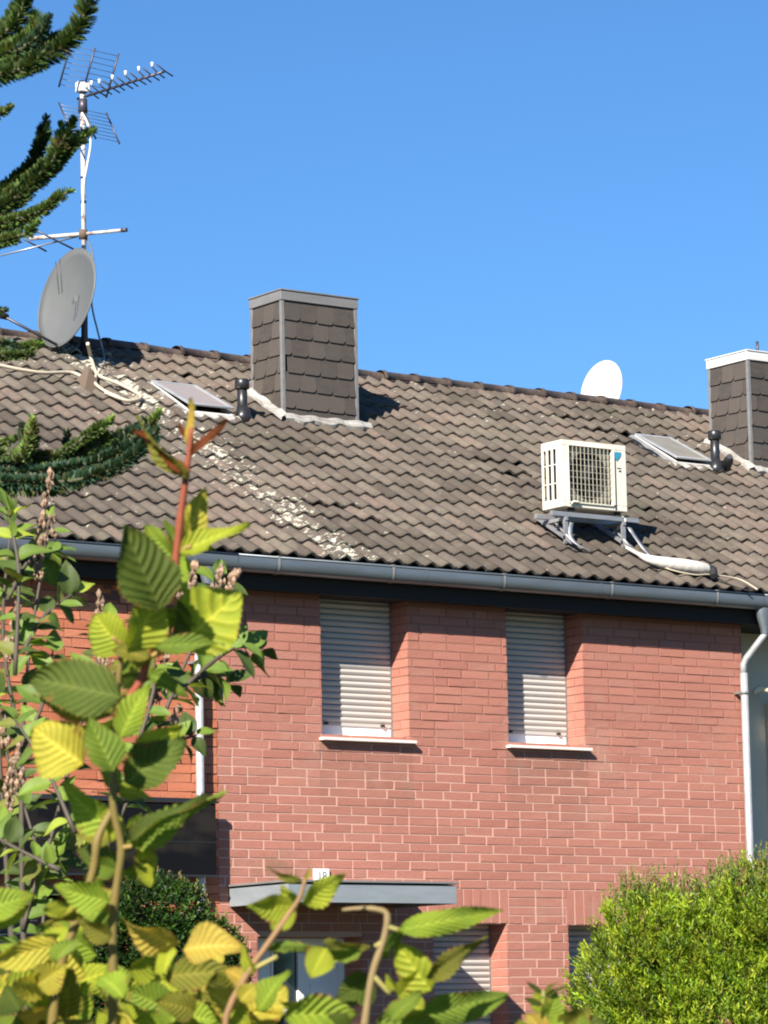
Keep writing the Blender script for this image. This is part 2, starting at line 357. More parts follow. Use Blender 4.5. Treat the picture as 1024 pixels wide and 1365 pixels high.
def visible(P):
    x, y, z = proj(P); return -20 < x < 1044 and -20 < y < 1385, z
def bricks(x0, x1, openings, soldiers, mt, parent, pitch, course, joint, y0=0.0, jit=0.0015, seed=1, jointz=None, vj=0.0):
    r_ = random.Random(seed); L = []
    jointz = jointz or joint
    nz = int((ZT - Z0) / course)
    for k in range(nz):
        z0 = Z0 + k * course; z1 = z0 + course - jointz; zm = (z0 + z1) / 2
        x = x0 - (pitch / 2 if k % 2 else 0) - (pitch / 4 if k % 5 == 3 else 0)
        while x < x1:
            ln = pitch / 2 if r_.random() < 0.07 else pitch
            a, b = max(x, x0), min(x + ln - joint, x1)
            segs = [(a, b)]
            for o in openings + soldiers:
                if o[2] < zm < o[3]:
                    ns = []
                    for (p, q) in segs:
                        if q <= o[0] or p >= o[1]: ns.append((p, q))
                        else:
                            if p < o[0]: ns.append((p, o[0]))
                            if q > o[1]: ns.append((o[1], q))
                    segs = ns
            for (p, q) in segs:
                if q - p > 0.03: L.append((p, q - vj, y0 - 0.0, y0 + 0.09, z0, z1))
            x += ln
        for o in openings:                            # reveals: bricks returning into the opening
            if o[2] < zm < o[3]:
                for (fx, sg) in ((o[0], 1), (o[1], -1)):
                    cuts = (0.0, 0.135, 0.265) if k % 2 else (0.0, 0.265)
                    for c0, c1 in zip(cuts[:-1], cuts[1:]):
                        xa, xb = sorted((fx - sg * 0.02, fx + sg * 0.005))
                        L.append((xa, xb, y0 + c0 + 0.002, y0 + c1 - joint * 0.7, z0, z1))
    for o in soldiers:
        n = max(1, round((o[1] - o[0]) / 0.1)); wd = (o[1] - o[0]) / n
        for i in range(n): L.append((o[0] + i * wd, o[0] + (i + 1) * wd - joint, y0, y0 + 0.09, o[2] + 0.004, o[3] - jointz))
    def key(b):
        c = Vector(((b[0] + b[1]) / 2, b[2], (b[4] + b[5]) / 2)); vis, z = visible(c)
        return (0 if vis else 1, z - (b[1] - b[0]) * 20)
    L.sort(key=key)
    shared = {}
    for (a, b, c, d, e, f) in L[:300]:
        q = (round(b - a, 3), round(d - c, 3), round(f - e, 3), r_.randrange(9))
        if q not in shared:
            mb = MB(); mb.box(-q[0] / 2, q[0] / 2, 0, q[1], -q[2] / 2, q[2] / 2, q[3] / 8.0, jit); shared[q] = mb.mesh('brick', mt)
        link('brick', shared[q], parent, ((a + b) / 2 + r_.uniform(-jit, jit), c + r_.uniform(-2.2, 0.8) * jit, (e + f) / 2))
    mb = MB()
    for (a, b, c, d, e, f) in L[300:]:
        dy = r_.uniform(-2.2, 0.8) * jit; mb.box(a, b, c + dy, d, e, f, r_.randrange(9) / 8.0, jit)
    if L[300:]: tag(mb.build('brickwork', mt, parent), kind='stuff')

OP1 = [(1.10, 2.06, 4.36, 5.62), (3.175, 4.08, 4.36, 5.62), (0.384, 1.50, 0.0, 2.62), (2.27, 3.107, 1.35, 2.741), (3.811, 4.72, 1.35, 2.731)]
SO1 = [(2.02, 3.13, 2.742, 3.057), (3.80, 4.74, 2.732, 3.057)]
wall_core(0, 6.05, OP1, M_mortar, H1)
bricks(0.0, 6.05, OP1, SO1, M_brick, H1, 0.3135, 0.0790, 0.0118, seed=3, vj=0.007)
OP0 = [(-3.1, -1.42, 0.0, 3.0)]
wall_core(-6.2, -0.004, OP0, M_dmortar, H0)
bricks(-3.4, -0.006, OP0, [], M_obrick, H0, 0.3135, 0.0790, 0.008, jit=0.004, seed=9)
SET = 0.55
MB().box(6.055, 12.1, SET, SET + 0.3, 0.0, 8.2 - 2.2).build('wall', M_render, H2)
MB().box(5.75, 6.045, 0.325, 8.9, 0.0, 5.8).box(0.0, 6.045, 8.905, 9.2, 0.0, 5.8).build('rear_wall', M_render, H1)
MB().box(-6.2, -0.05, 8.905, 9.2, 0.0, 5.8).build('rear_wall', M_render, H0)
MB().box(6.06, 12.1, 8.905, 9.2, 0.0, 5.8).box(11.8, 12.1, 0.86, 8.9, 0.0, 5.8).build('rear_wall', M_render, H2)

# ---- windows with roller shutters
def window(parent, o, slats_from, slat_m, pitch=0.054, sill=True, d=0.26):
    x0, x1, z0, z1 = o
    f = MB()
    fwid = 0.075
    f.box(x0 + .002, x1 - .002, d + 0.005, d + 0.1, z0 + .004, z0 + .155).box(x0 + .002, x1 - .002, d + 0.035, d + 0.1, z1 - fwid, z1 - .004)
    f.box(x0 + .002, x0 + fwid, d + 0.035, d + 0.1, z0 + fwid, z1 - fwid).box(x1 - fwid, x1 - .002, d + 0.035, d + 0.1, z0 + fwid, z1 - fwid)
    W_ = f.build('window', M_white, parent, 0.004)
    W_['label'] = 'window with its roller shutter down'
    MB().box(x0 + fwid + .001, x1 - fwid - .001, d + 0.06, d + 0.07, z0 + fwid + .001, z1 - fwid - .001).build('pane', M_glass, W_)
    MB().box(x0 - 0.0, x1 + 0.0, d + 0.33, d + 0.34, z0, z1).build('dark_backing', M_deck, W_)  # dark sheet added behind the pane to stand in for an unlit room
    for ga in (x0 + .003, x1 - .022): MB().box(ga, ga + .019, d - 0.012, d + 0.03, z0 + .004, z1).build('guide_rail', M_trim, W_)
    n = int((z1 - slats_from) / pitch) + 1
    mb = MB(); prof = [(0.0, 0.004), (0.009, 0.25), (0.015, 0.5), (0.0115, 0.78), (0.001, 0.93)]
    vs = []
    for xx in (x0 + .0225, x1 - .0225):
        for (yy, zz) in prof: vs.append((xx, -yy, zz * pitch))
        vs.append((xx, 0.004, 0.93 * pitch)); vs.append((xx, 0.004, 0.0))
    k = len(vs) // 2
    mb.add(vs, [(i, i + k, i + 1 + k, i + 1) for i in range(k - 1)] + [tuple(range(k - 1, -1, -1)), tuple(range(k, 2 * k))], 0.5)
    me = mb.mesh('shutter_slat', slat_m)
    for i in range(n):
        if slats_from + i * pitch + 0.02 < z1 + 0.04:
            link('shutter_slat', me, W_, mat4=Matrix.Translation((0, d + rnd.uniform(-.002, .002), slats_from + i * pitch)) @ Matrix.Translation(((x0 + x1) / 2, 0, 0)) @ Matrix.Rotation(rnd.gauss(0, .0016), 4, 'Y') @ Matrix.Rotation(rnd.gauss(0, .012), 4, 'X') @ Matrix.Translation((-(x0 + x1) / 2, 0, 0)))
    bb = MB().box(x0 + .023, x1 - .023, d - 0.008, d + 0.008, slats_from - 0.028, slats_from - 0.001)
    bb.build('bottom_bar', M_shut, W_)
    for xx in (x0 + 0.2, x1 - 0.14):
        MB().box(xx, xx + .035, d - .03, d - .009, slats_from - .022, slats_from - .004).build('end_stop', M_rubber, W_)
    if sill:
        s = MB(); s.prism([(x0 - 0.03, z0 - 0.028), (x1 + 0.03, z0 - 0.028), (x1 + 0.03, z0 - .002), (x0 - 0.03, z0 - .002)], -0.07, -0.001)
        s.box(x0 + .003, x1 - .003, 0.0, d + 0.034, z0 - 0.024, z0 + 0.003)
        s.build('window_sill', M_sill, parent, 0.003)
window(H1, OP1[0], 4.525, M_shut); window(H1, OP1[1], 4.525, M_shut)
window(H1, OP1[3], 1.40, M_gshut); window(H1, OP1[4], 1.40, M_gshut)

# ---- front door under the canopy
dmb = MB()
dx0, dx1, dz1, dy = 0.388, 1.496, 2.615, 0.28
dmb.box(dx0, dx0 + .1, dy, dy + .07, .46, dz1).box(dx1 - .06, dx1, dy, dy + .07, .46, dz1).box(dx0 + .1, dx1 - .06, dy, dy + .07, dz1 - .1, dz1)
dmb.box(0.715, 0.74, dy, dy + .07, .46, dz1 - .1).box(1.0, 1.06, dy, dy + .07, .46, dz1 - .1).box(.74, 1.0, dy, dy + .07, 1.95, 2.0)
door = dmb.build('front_door', M_door, H1, 0.005)
MB().box(.742, .998, dy + .03, dy + .04, 2.001, dz1 - .101).build('pane', M_glass, door)
MB().box(.742, .998, dy + .03, dy + .04, .47, 1.949).build('pane', M_glass, door)
lf = MB().box(1.063, 1.433, dy + .012, dy + .06, .47, dz1 - .103)
for z in (0.7, 1.35, 2.0): lf.box(1.13, 1.37, dy + .002, dy + .011, z - .18, z + .22)
lf.box(dx0 + .102, .713, dy + .012, dy + .06, .47, dz1 - .103)
lf.build('door_leaf', M_door, door, 0.004)
MB().tube([(1.1, dy - .04, 1.35), (1.1, dy - .04, 1.75)], .012).tube([(1.1, dy - .04, 1.4), (1.1, dy + .012, 1.4)], .008).tube([(1.1, dy - .04, 1.7), (1.1, dy + .012, 1.7)], .008).build('handle', M_alu, door)
MB().box(.3, 1.6, .7, .72, .4, 2.7).build('hall_wall', M_deck, door)
cy0 = -0.90
cn = MB().box(0.12, 1.846, cy0 + .02, -0.002, 2.90, 3.03).build('canopy', M_dark, H1)
MB().box(0.10, 1.866, cy0, cy0 + .018, 2.868, 3.022).build('fascia', M_fasc, cn, 0.003)
MB().box(0.10, 0.118, cy0 + .019, -0.004, 2.868, 3.022).build('fascia', M_fasc, cn, 0.003)
MB().box(1.848, 1.866, cy0 + .019, -0.004, 2.868, 3.022).build('fascia', M_fasc, cn, 0.003)
MB().box(0.085, 1.885, cy0 - .018, -0.003, 3.038, 3.056).build('roof_sheet', M_trim, cn, 0.003)
for i in range(6): MB().box(.135 + i * .283, .135 + i * .283 + .275, cy0 + .03, -.01, 2.886, 2.898).build('soffit_board', M_dark, cn)
# house number
npl = MB().box(0.975, 1.135, -0.03, -0.006, 3.075, 3.205).build('number_plate', M_white, H1, 0.004)
def text_mesh(s, size, mt):
    c = bpy.data.curves.new('digits', 'FONT'); c.body = s; c.size = size; c.extrude = 0.001; c.resolution_u = 3
    c.align_x = 'CENTER'; c.align_y = 'CENTER'
    o = bpy.data.objects.new('digits', c); COL.objects.link(o)
    dg = bpy.context.evaluated_depsgraph_get(); me = bpy.data.meshes.new_from_object(o.evaluated_get(dg))
    bpy.data.objects.remove(o); me.materials.clear(); me.materials.append(mt); return me
link('digits', text_mesh('18', 0.105, M_trim), npl, mat4=Matrix.Translation((1.055, -0.033, 3.14)) @ Matrix.Rotation(R(90), 4, 'X'))

# ---- gutter, fascia, soffit, roof for one house
def gutter(parent, x0, x1, brackets):
    prof = []
    cyg, czg, rr = -0.285, 5.80, 0.07
    prof.append((cyg - rr + .004, 5.868)); prof.append((cyg - rr - .004, 5.862))
    for k in range(0, 9):
        a = math.pi * k / 8; prof.append((cyg - rr * math.cos(a), czg - rr * math.sin(a)))
    prof.append((cyg + rr, 5.88))
    mb = MB(); n = len(prof)
    segs = np.linspace(x0, x1, 4)
    vs = []
    ins = [(y + (0.004 if y < cyg else -0.004), z + 0.004) for y, z in prof]
    for a, b in zip(segs[:-1], segs[1:]):
        for pr_, rev in ((prof, False), (ins, True)):
            vv = [(a + .001, y, z) for y, z in pr_] + [(b, y, z) for y, z in pr_]
            ff = [(i, i + n, i + 1 + n, i + 1) if rev else (i, i + 1, i + 1 + n, i + n) for i in range(n - 1)]
            mb.add(vv, ff, 0.5, True)
    g_ = mb.build('gutter', M_zinc, parent)
    bd = MB().tube([(x0, cyg - rr - .002, 5.868), (x1, cyg - rr - .002, 5.868)], 0.0095, 8); bd.build('bead', M_zinc, g_)
    for s in segs[1:-1]:
        mb = MB(); q = [(y + (-.003 if y < cyg else .003), z - .003) for y, z in prof]
        mb.add([(s - .012, y, z) for y, z in q] + [(s + .012, y, z) for y, z in q], [(i, i + 1, i + 1 + n, i + n) for i in range(n - 1)], .5, True); mb.build('joint_sleeve', M_zinc, g_)
    for s in brackets:
        mb = MB(); q = [(y + (-.006 if y < cyg else .006), z - .005) for y, z in prof]
        mb.add([(s - .014, y, z) for y, z in q] + [(s + .014, y, z) for y, z in q], [(i, i + 1, i + 1 + n, i + n) for i in range(n - 1)], .5, True)
        mb.box(s - .014, s + .014, cyg - rr - .012, cyg - rr + .03, 5.872, 5.882)
        mb.build('gutter_bracket', M_trim, g_)
def eaves(parent, x0, x1, yw=0.0):
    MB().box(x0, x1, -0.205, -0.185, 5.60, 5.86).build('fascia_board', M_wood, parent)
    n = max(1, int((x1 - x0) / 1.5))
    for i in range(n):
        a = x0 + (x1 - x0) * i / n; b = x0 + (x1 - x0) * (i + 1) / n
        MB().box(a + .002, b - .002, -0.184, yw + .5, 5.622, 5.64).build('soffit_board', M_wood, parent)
def tile_variants():
    w_, L_, nx = 0.187, 0.351, 10
    out = []
    for t in range(9):
        r_ = random.Random(50 + t); vs = []; fs = []
        def hh(u):   # narrow roll, wide pan
            q = (u - 0.42) / 0.36
            roll = math.cos(q * math.pi / 2) ** 1.3 if abs(q) < 1 else 0
            return 0.043 * roll - 0.004 * math.cos(2 * math.pi * (u - .42))
        j = [r_.uniform(-.002, .002) for _ in range(4)]
        rows = [(-0.035, 0.033), (0.12, 0.023), (0.33, 0.008)]
        for (y, zb) in rows:
            for i in range(nx + 1):
                u = i / nx; vs.append((u * (w_ - 0.001), y + (j[0] if y < 0 else 0), zb + hh(u) + j[1] * u + j[2] * (1 - u)))
        b0 = len(vs)
        for i in range(nx + 1): vs.append((vs[i][0], vs[i][1] + 0.003, vs[i][2] - 0.022))
        for i in range(nx + 1): vs.append((vs[i][0], vs[i][1] + 0.06, vs[i][2] - 0.022))
        for q in range(2):
            for i in range(nx): a = q * (nx + 1) + i; fs.append((a, a + 1, a + nx + 2, a + nx + 1))
        for i in range(nx): fs.append((i, b0 + i, b0 + i + 1, i + 1)); fs.append((b0 + i, b0 + nx + 1 + i, b0 + nx + 2 + i, b0 + 1 + i))
        fs.append((0, nx + 1, 2 * nx + 2, b0)); fs.append((nx, b0 + nx, 3 * nx + 2, 2 * nx + 1))
        mb = MB(); mb.add(vs, fs, t / 8.0, True)
        for i in range(2 * nx, 2 * nx + 2 * nx): mb.sm[i] = False
        out.append((mb, mb.mesh('roof_tile', M_tile)))
    return out
TV = tile_variants()
RX = Matrix.Rotation(PT, 4, 'X')
def roof(parent, c0, c1, holes, rough=()):
    """c0..c1: tile column numbers, one column 0.187 m"""
    TW, TL = 0.187, 0.351
    x0, x1 = c0 * TW, c1 * TW
    deck = MB(); th = 0.12
    a, b = RP(0, 0.02, -0.012), RP(0, SL, -0.012)
    y2 = 2 * b.y - a.y
    deck.add([(x0, a.y, a.z), (x1, a.y, a.z), (x1, b.y, b.z), (x0, b.y, b.z), (x1, y2, a.z), (x0, y2, a.z),
              (x0, a.y, a.z - th * .3), (x1, a.y, a.z - th * .3), (x1, y2, a.z - th), (x0, y2, a.z - th)],
             [(0, 1, 2, 3), (3, 2, 4, 5), (6, 7, 1, 0), (5, 4, 8, 9), (9, 8, 7, 6)], .5)
    deck.add([(x0, a.y, a.z - .04), (x0, b.y, b.z), (x0, y2, a.z - .04)], [(0, 1, 2)]).add([(x1, a.y, a.z - .04), (x1, b.y, b.z), (x1, y2, a.z - .04)], [(2, 1, 0)])
    deck.build('roof_deck', M_deck, parent)
    L = []
    for j in range(16):
        for i in range(c0, c1):
            s = j * TL; x = i * TW; c = (x + TW / 2, s + TL / 2)
            if any(h[0] < c[0] < h[1] and h[2] < c[1] < h[3] for h in holes): continue
            ext = 0.0; rz = rnd.gauss(0, .006); lift = rnd.gauss(0, .0012); rx = rnd.gauss(0, .004)
            for (rx0, rs0, rr0) in rough:
                if math.hypot(c[0] - rx0, c[1] - rs0) < rr0: rx -= rnd.uniform(.03, .10); rz += rnd.gauss(0, .05); lift += rnd.uniform(.0, .012)
            slip = rnd.uniform(.02, .06) if rnd.random() < .012 else rnd.gauss(0, .003)
            m = Matrix.Translation(RP(x, s + 0.03 - (slip if j else 0), lift)) @ RX @ Matrix.Rotation(rz, 4, 'Z') @ Matrix.Rotation(rx, 4, 'X')
            pat = 0.55 + 1.1 * mnoise.noise(Vector((x * .6, s * .6, 3.3))) + rnd.gauss(0, .22)
            L.append((m, min(8, max(0, int(pat * 9)))))
    L.sort(key=lambda q: (0 if visible(q[0].translation)[0] else 1, visible(q[0].translation)[1]))
    for m, t in L[:300]: link('roof_tile', TV[t][1], parent, mat4=m)
    mb = MB()
    for m, t in L[300:]:
        src = TV[t][0]; bse = len(mb.v); mb.v += [tuple(m @ Vector(v)) for v in src.v]
        mb.f += [tuple(bse + i for i in f) for f in src.f]; mb.c += src.c; mb.sm += src.sm
    if L[300:]: tag(mb.build('roof_tiles', M_tile, parent), kind='stuff')
    # ridge caps
    n = round((x1 - x0) / 0.42); rl = (x1 - x0) / n
    mb = MB(); vs = []; K = 10
    for (xx, rr) in ((0, .118), (0.05, .122), (0.055, .104), (rl + .02, .094)):
        for k in range(K + 1):
            a_ = math.pi * (-0.06 + 1.12 * k / K); vs.append((xx, -rr * math.cos(a_), rr * 0.74 * math.sin(a_)))
    mb.add(vs, [(q * (K + 1) + i, q * (K + 1) + i + 1, (q + 1) * (K + 1) + i + 1, (q + 1) * (K + 1) + i) for q in range(3) for i in range(K)], .5, True)
    mb.add([(0, -.118, .0)] + [], [], .5)
    me = mb.mesh('ridge_tile', M_ridge)
    for i in range(n):
        link('ridge_tile', me, parent, mat4=Matrix.Translation((x0 + i * rl, RIDGE.y + rnd.gauss(0, .006), RIDGE.z + .012 + rnd.gauss(0, .005))) @ Matrix.Rotation(rnd.gauss(0, .01), 4, 'Y'))
    MB().tube([(x0, RIDGE.y - .09, RIDGE.z - .035), (x1, RIDGE.y - .09, RIDGE.z - .035)], .03, 6).build('ridge_mortar', M_ridge, parent)
C1 = (2.84, 3.735, 3.06, 3.585, 9.03)
C2 = (8.92, 9.85, 2.965, 3.60, 9.0)
SK1 = (1.60, 2.13, 3.66, 4.44); SK2 = (7.75, 8.27, 3.64, 4.42)
roof(H0, -30, 0, []); roof(H1, 0, 32, [(SK1[0], SK1[1], SK1[2] + .05, SK1[3])], [(4.95, 2.95, .36), (2.0, 1.15, .25), (7.3, 4.5, .3)])
roof(H2, 32, 62, [(SK2[0], SK2[1], SK2[2] + .05, SK2[3])], [(7.35, 4.55, .3)])
gutter(H1, 0.01, 6.04, [0.43, 1.655, 2.9, 4.16, 5.45]); gutter(H0, -5.6, 0.005, [-.8, -2.0, -3.2, -4.4]); gutter(H2, 6.045, 11.5, [6.9, 8.1, 9.3])
eaves(H1, 0.0, 6.05); eaves(H0, -5.6, -0.004); eaves(H2, 6.055, 11.5, .1)

# ---- downpipes
def downpipe(parent, x, xg, zb=0.5):
    dp = MB()
    yb = -0.085
    dp.tube([(xg, -.285, 5.60), (xg, -.285, 5.50), (xg + (x - xg) * .2, -.26, 5.46), (xg + (x - xg) * .85, -.11, 5.28), (x, yb, 5.22), (x, yb, 5.10)], .033, 12)
    dp.tube([(x, yb, 5.14), (x, yb, 3.2), (x, yb, zb)], .0365, 12)
    o = dp.build('downpipe', M_pipe, parent)
    mb = MB(); vs = []
    for (z, a, b) in ((5.75, .10, .06), (5.70, .10, .06), (5.55, .045, .045), (5.50, .04, .04)):
        for k in range(12):
            t = 2 * math.pi * k / 12; vs.append((xg + a * math.cos(t), -.285 + b * math.sin(t), z))
    mb.add(vs, [(q * 12 + i, q * 12 + (i + 1) % 12, (q + 1) * 12 + (i + 1) % 12, (q + 1) * 12 + i) for q in range(3) for i in range(12)], .5, True)
    mb.build('hopper', M_zinc, o)
    for z in (4.95, 3.0, 1.4):
        MB().tube([(x, yb, z - .012), (x, yb, z + .012)], .046, 12).box(x - .06, x - .02, yb - .0, -.001, z - .01, z + .01).build('pipe_clamp', M_trim, o)
downpipe(H1, 5.99, 6.10); downpipe(H0, -0.235, -0.246)

# ---- chimneys
def chimney(parent, c, capm, seed, dark=()):
    x0, x1, y0, y1, zt = c; r_ = random.Random(seed)
    zb = EZ + (y0 - EY) * math.tan(PT) - .25
    co = MB().box(x0 + .012, x1 - .012, y0 + .012, y1 - .012, zb, zt + .02).build('chimney', M_deck, parent)
    pitch_z, pw = 0.178, 0.200
    def clad(origin, ux, width, n, piece, stuff=None):
        k = 0; z = zt - .02
        while z > zb + .05:
            off = -(k * 0.055 % pw); x = off + .02
            while x < width - .02:
                a = max(x, .022); b = min(x + pw - .003 + r_.gauss(0, .002), width - .022)
                if b - a > .03:
                    lo, hi = z - pitch_z, z + .012; rr = 0.05 if b < width - .03 else .004
                    dz = r_.gauss(0, .003); lo += dz
                    poly = [(a, hi), (a, lo + .004)] + [(b - rr + rr * math.sin(t), lo + rr - rr * math.cos(t)) for t in (0, .5, 1.05, math.pi / 2)] + [(b, hi)]
                    m4 = Matrix.Identity(4)
                    m4.col[0] = (*ux, 0); m4.col[1] = (*(-n), 0); m4.col[2] = (0, 0, 1, 0); m4.translation = origin
                    vs = []
                    for dd in (0, .009):
                        for (px_, pz_) in poly:
                            tilt = .016 * (hi - pz_) / (hi - lo)
                            vs.append(m4 @ Vector((px_, -(.001 + tilt + .004) + dd, pz_)))
                    nn = len(poly)
                    fs = [tuple(range(nn)), tuple(range(2 * nn - 1, nn - 1, -1))] + [(i, (i + 1) % nn, (i + 1) % nn + nn, i + nn) for i in range(nn)]
                    t_ = r_.random()
                    if (k, int(x / pw)) in dark: t_ = 0
                    if piece: MB().add(vs, fs, t_).build('slate', M_slate, co)
                    else: stuff.add(vs, fs, t_)
                x += pw
            z -= pitch_z; k += 1
    X, Y = Vector((1, 0, 0)), Vector((0, 1, 0))
    clad(Vector((x0, y0, 0)), X, x1 - x0, -Y, True)
    clad(Vector((x0, y1, 0)), -Y, y1 - y0, -X, True)
    st = MB(); clad(Vector((x1, y0, 0)), Y, y1 - y0, X, False, st); clad(Vector((x1, y1, 0)), -X, x1 - x0, Y, False, st)
    tag(st.build('slate_cladding', M_slate, co), kind='stuff')
    for (cx, cy, sx, sy) in ((x0, y0, -1, -1), (x1, y0, 1, -1), (x0, y1, -1, 1), (x1, y1, 1, 1)):
        mb = MB(); xa, xb = sorted((cx + sx * .016, cx - sx * .022)); ya, yb = sorted((cy + sy * .016, cy - sy * .022))
        mb.box(xa, xb, ya, yb, zb, zt - .003); mb.build('corner_trim', M_trim, co, 0.003)
    e = .024
    cap = MB().box(x0 - e, x1 + e, y0 - e, y1 + e, zt, zt + .095).box(x0 - e - .01, x1 + e + .01, y0 - e - .01, y1 + e + .01, zt + .097, zt + .112)
    cap.build('cap', capm, co, 0.004)
    MB().box(x0 + .2, x1 - .2, y0 + .15, y1 - .15, zt + .113, zt + .16).build('flue_pot', M_deck, co)
    # flashing dressed onto the tiles
    def strip(pts, wd, name='flashing', mt=M_lead, hgt=.082):
        mb = MB(); vs = []
        n = len(pts)
        for i, (x, s, dxx, dss) in enumerate(pts):
            hh = hgt + .008 * math.sin(i * 1.1) + r_.uniform(-.003, .003); ww = wd * (1 + .22 * math.sin(i * .9 + seed) + r_.uniform(-.12, .12))
            vs += [RP(x, s, hh + .02), RP(x + dxx * ww, s + dss * ww, hh - .012), RP(x + dxx * ww, s + dss * ww, hh - .05)]
        mb.add(vs, [(i * 3 + q, i * 3 + q + 1, i * 3 + q + 4, i * 3 + q + 3) for i in range(n - 1) for q in range(2)], .5, False)
        mb.build(name, mt, co)
    s0 = (y0 - EY) / cp; s1 = (y1 - EY) / cp
    strip([(x0 - .05 + (x1 - x0 + .16) * i / 22, s0 - .045, 0, -1) for i in range(23)], .075)
    strip([(x0 - .016, s0 - .05 + (s1 - s0 + .12) * i / 12, -1, 0) for i in range(13)], .065)
    strip([(x1 + .016, s0 - .05 + (s1 - s0 + .12) * i / 12, 1, 0) for i in range(13)][::-1], .07)
    return co
chimney(H1, C1, M_trim, 4)
ch2 = chimney(H2, C2, M_wtrim, 8, dark=((0, 0),))
MB().tube([(9.28, 3.2, 9.1), (9.28, 3.2, 9.28)], .018, 6).build('flue_rod', M_rod, ch2)

# ---- roof windows
def skylight(parent, c, lift, glassy):
    x0, x1, s0, s1 = c
    def q(mb, xa, xb, sa, sb, ha, hb, hb2=None):
        vs = []
        for h in (ha, hb):
            for s in (sa, sb):
                for x in (xa, xb): vs.append(RP(x, s, h + (lift * (sb_top - s) / (s1 - s0) if liftit else 0)))
        mb.add(vs, [(0, 1, 5, 4), (1, 3, 7, 5), (3, 2, 6, 7), (2, 0, 4, 6), (4, 5, 7, 6), (2, 3, 1, 0)]); return mb
    sb_top = s1; liftit = False
    fr = MB(); q(fr, x0, x0 + .03, s0, s1, .0, .072); q(fr, x1 - .03, x1, s0, s1, .0, .072); q(fr, x0 + .031, x1 - .031, s0, s0 + .03, .0, .066); q(fr, x0 + .031, x1 - .031, s1 - .03, s1, .0, .072)
    o = fr.build('roof_window', M_wtrim, parent, .004)
    MB().add([RP(x0 + .03, s0 + .03, .01), RP(x1 - .03, s0 + .03, .01), RP(x1 - .03, s1 - .03, .01), RP(x0 + .03, s1 - .03, .01)], [(0, 1, 2, 3)]).build('shaft', M_deck, o)
    ap = MB(); n = 12
    vs = []
    for i in range(n + 1):
        x = x0 - .06 + (x1 - x0 + .12) * i / n; h = .05 + .012 * math.sin(i * 1.9); vs += [RP(x, s0, .064), RP(x, s0 - .07 - rnd.uniform(0, .02), h), RP(x, s0 - .085, h - .03)]
    ap.add(vs, [(i * 3 + k, i * 3 + k + 3, i * 3 + k + 4, i * 3 + k + 1) for i in range(n) for k in range(2)]); ap.build('apron_flashing', M_lead, o)
    for sx, xx in ((-1, x0), (1, x1)):
        vs = []; sd = MB()
        for i in range(9):
            s = s0 - .07 + (s1 - s0 + .1) * i / 8; h = .045 + .01 * math.sin(i * 2.2); vs += [RP(xx, s, .066), RP(xx + sx * .045, s, h)]
        sd.add(vs, [(i * 2, i * 2 + 2, i * 2 + 3, i * 2 + 1) for i in range(8)]); sd.build('side_flashing', M_trim, o)
    liftit = True
    sa = MB(); z0, z1 = .074, .092
    q(sa, x0 + .003, x0 + .045, s0 + .01, s1, z0, z1); q(sa, x1 - .045, x1 - .003, s0 + .01, s1, z0, z1); q(sa, x0 + .046, x1 - .046, s0 + .01, s0 + .055, z0, z1); q(sa, x0 + .046, x1 - .046, s1 - .05, s1, z0, z1)
    sash = sa.build('sash', M_pipe, o, .003)
    q(MB(), x0 + .046, x1 - .046, s0 + .056, s1 - .051, z0 + .005, z0 + .012).build('pane', glassy, sash)
M_sg = mat('dusty_glass', (0.2, 0.17, 0.17), 0.25, spec=0.8)
base(M_sg, mix(M_sg, noise(M_sg, 6, 5, 0.7), (0.27, 0.22, 0.2), (0.33, 0.28, 0.23)))
M_sg2 = mat('ribbed_glass', (0.22, 0.2, 0.17), 0.4, spec=0.6)
base(M_sg2, mix(M_sg2, noise(M_sg2, 5, 5, 0.7), (0.26, 0.24, 0.19), (0.13, 0.115, 0.09)))
skylight(H1, SK1, .05, M_sg); skylight(H2, SK2, .03, M_sg2)
# ---- plastic vent pipes
def vent(parent, x, s, h, lean=0.0):
    b = RP(x, s, 0.02)
    o = MB().tube([b - Vector((0, 0, .05)), b + Vector((0, 0, h - .03))], .05, 14).build('vent_pipe', M_black, parent)
    MB().tube([b + Vector((0, 0, h - .10)), b + Vector((0, 0, h - .095)), b + Vector((0, 0, h - .01)), b + Vector((0, 0, h))], [.055, .072, .072, .06], 14).build('cowl', M_black, o)
    MB().tube([b + Vector((0, 0, -.02)), b + Vector((0, -.01, .05)), b + Vector((0, 0, .13))], [.11, .075, .056], 14).build('base_collar', M_black, o)
    return o
vent(H1, 2.27, 3.70, .40)
v2 = vent(H2, 8.30, 3.60, .44)
MB().tube([RP(8.44, 3.62, .02), RP(8.43, 3.60, .16), RP(8.38, 3.55, .22)], [.05, .055, .03], 10).build('bent_outlet', M_black, v2)
# clay vent by the mast
b = onroof(118, 520); t_ = b + Vector((0, -.02, .24))
mb = MB(); vs = [b + Vector((x, y, y * .57)) for x, y in ((-.12, -.1), (.12, -.1), (.12, .12), (-.12, .12))] + [t_]
mb.add(vs, [(0, 1, 4), (1, 2, 4), (2, 3, 4), (3, 0, 4)]); mb.build('clay_vent', M_terra, H1, .01)
mb = MB()
for px_, py_ in ((96, 500), (140, 528), (165, 540), (190, 545), (125, 512), (150, 520)):
    p = onroof(px_, py_, .06)
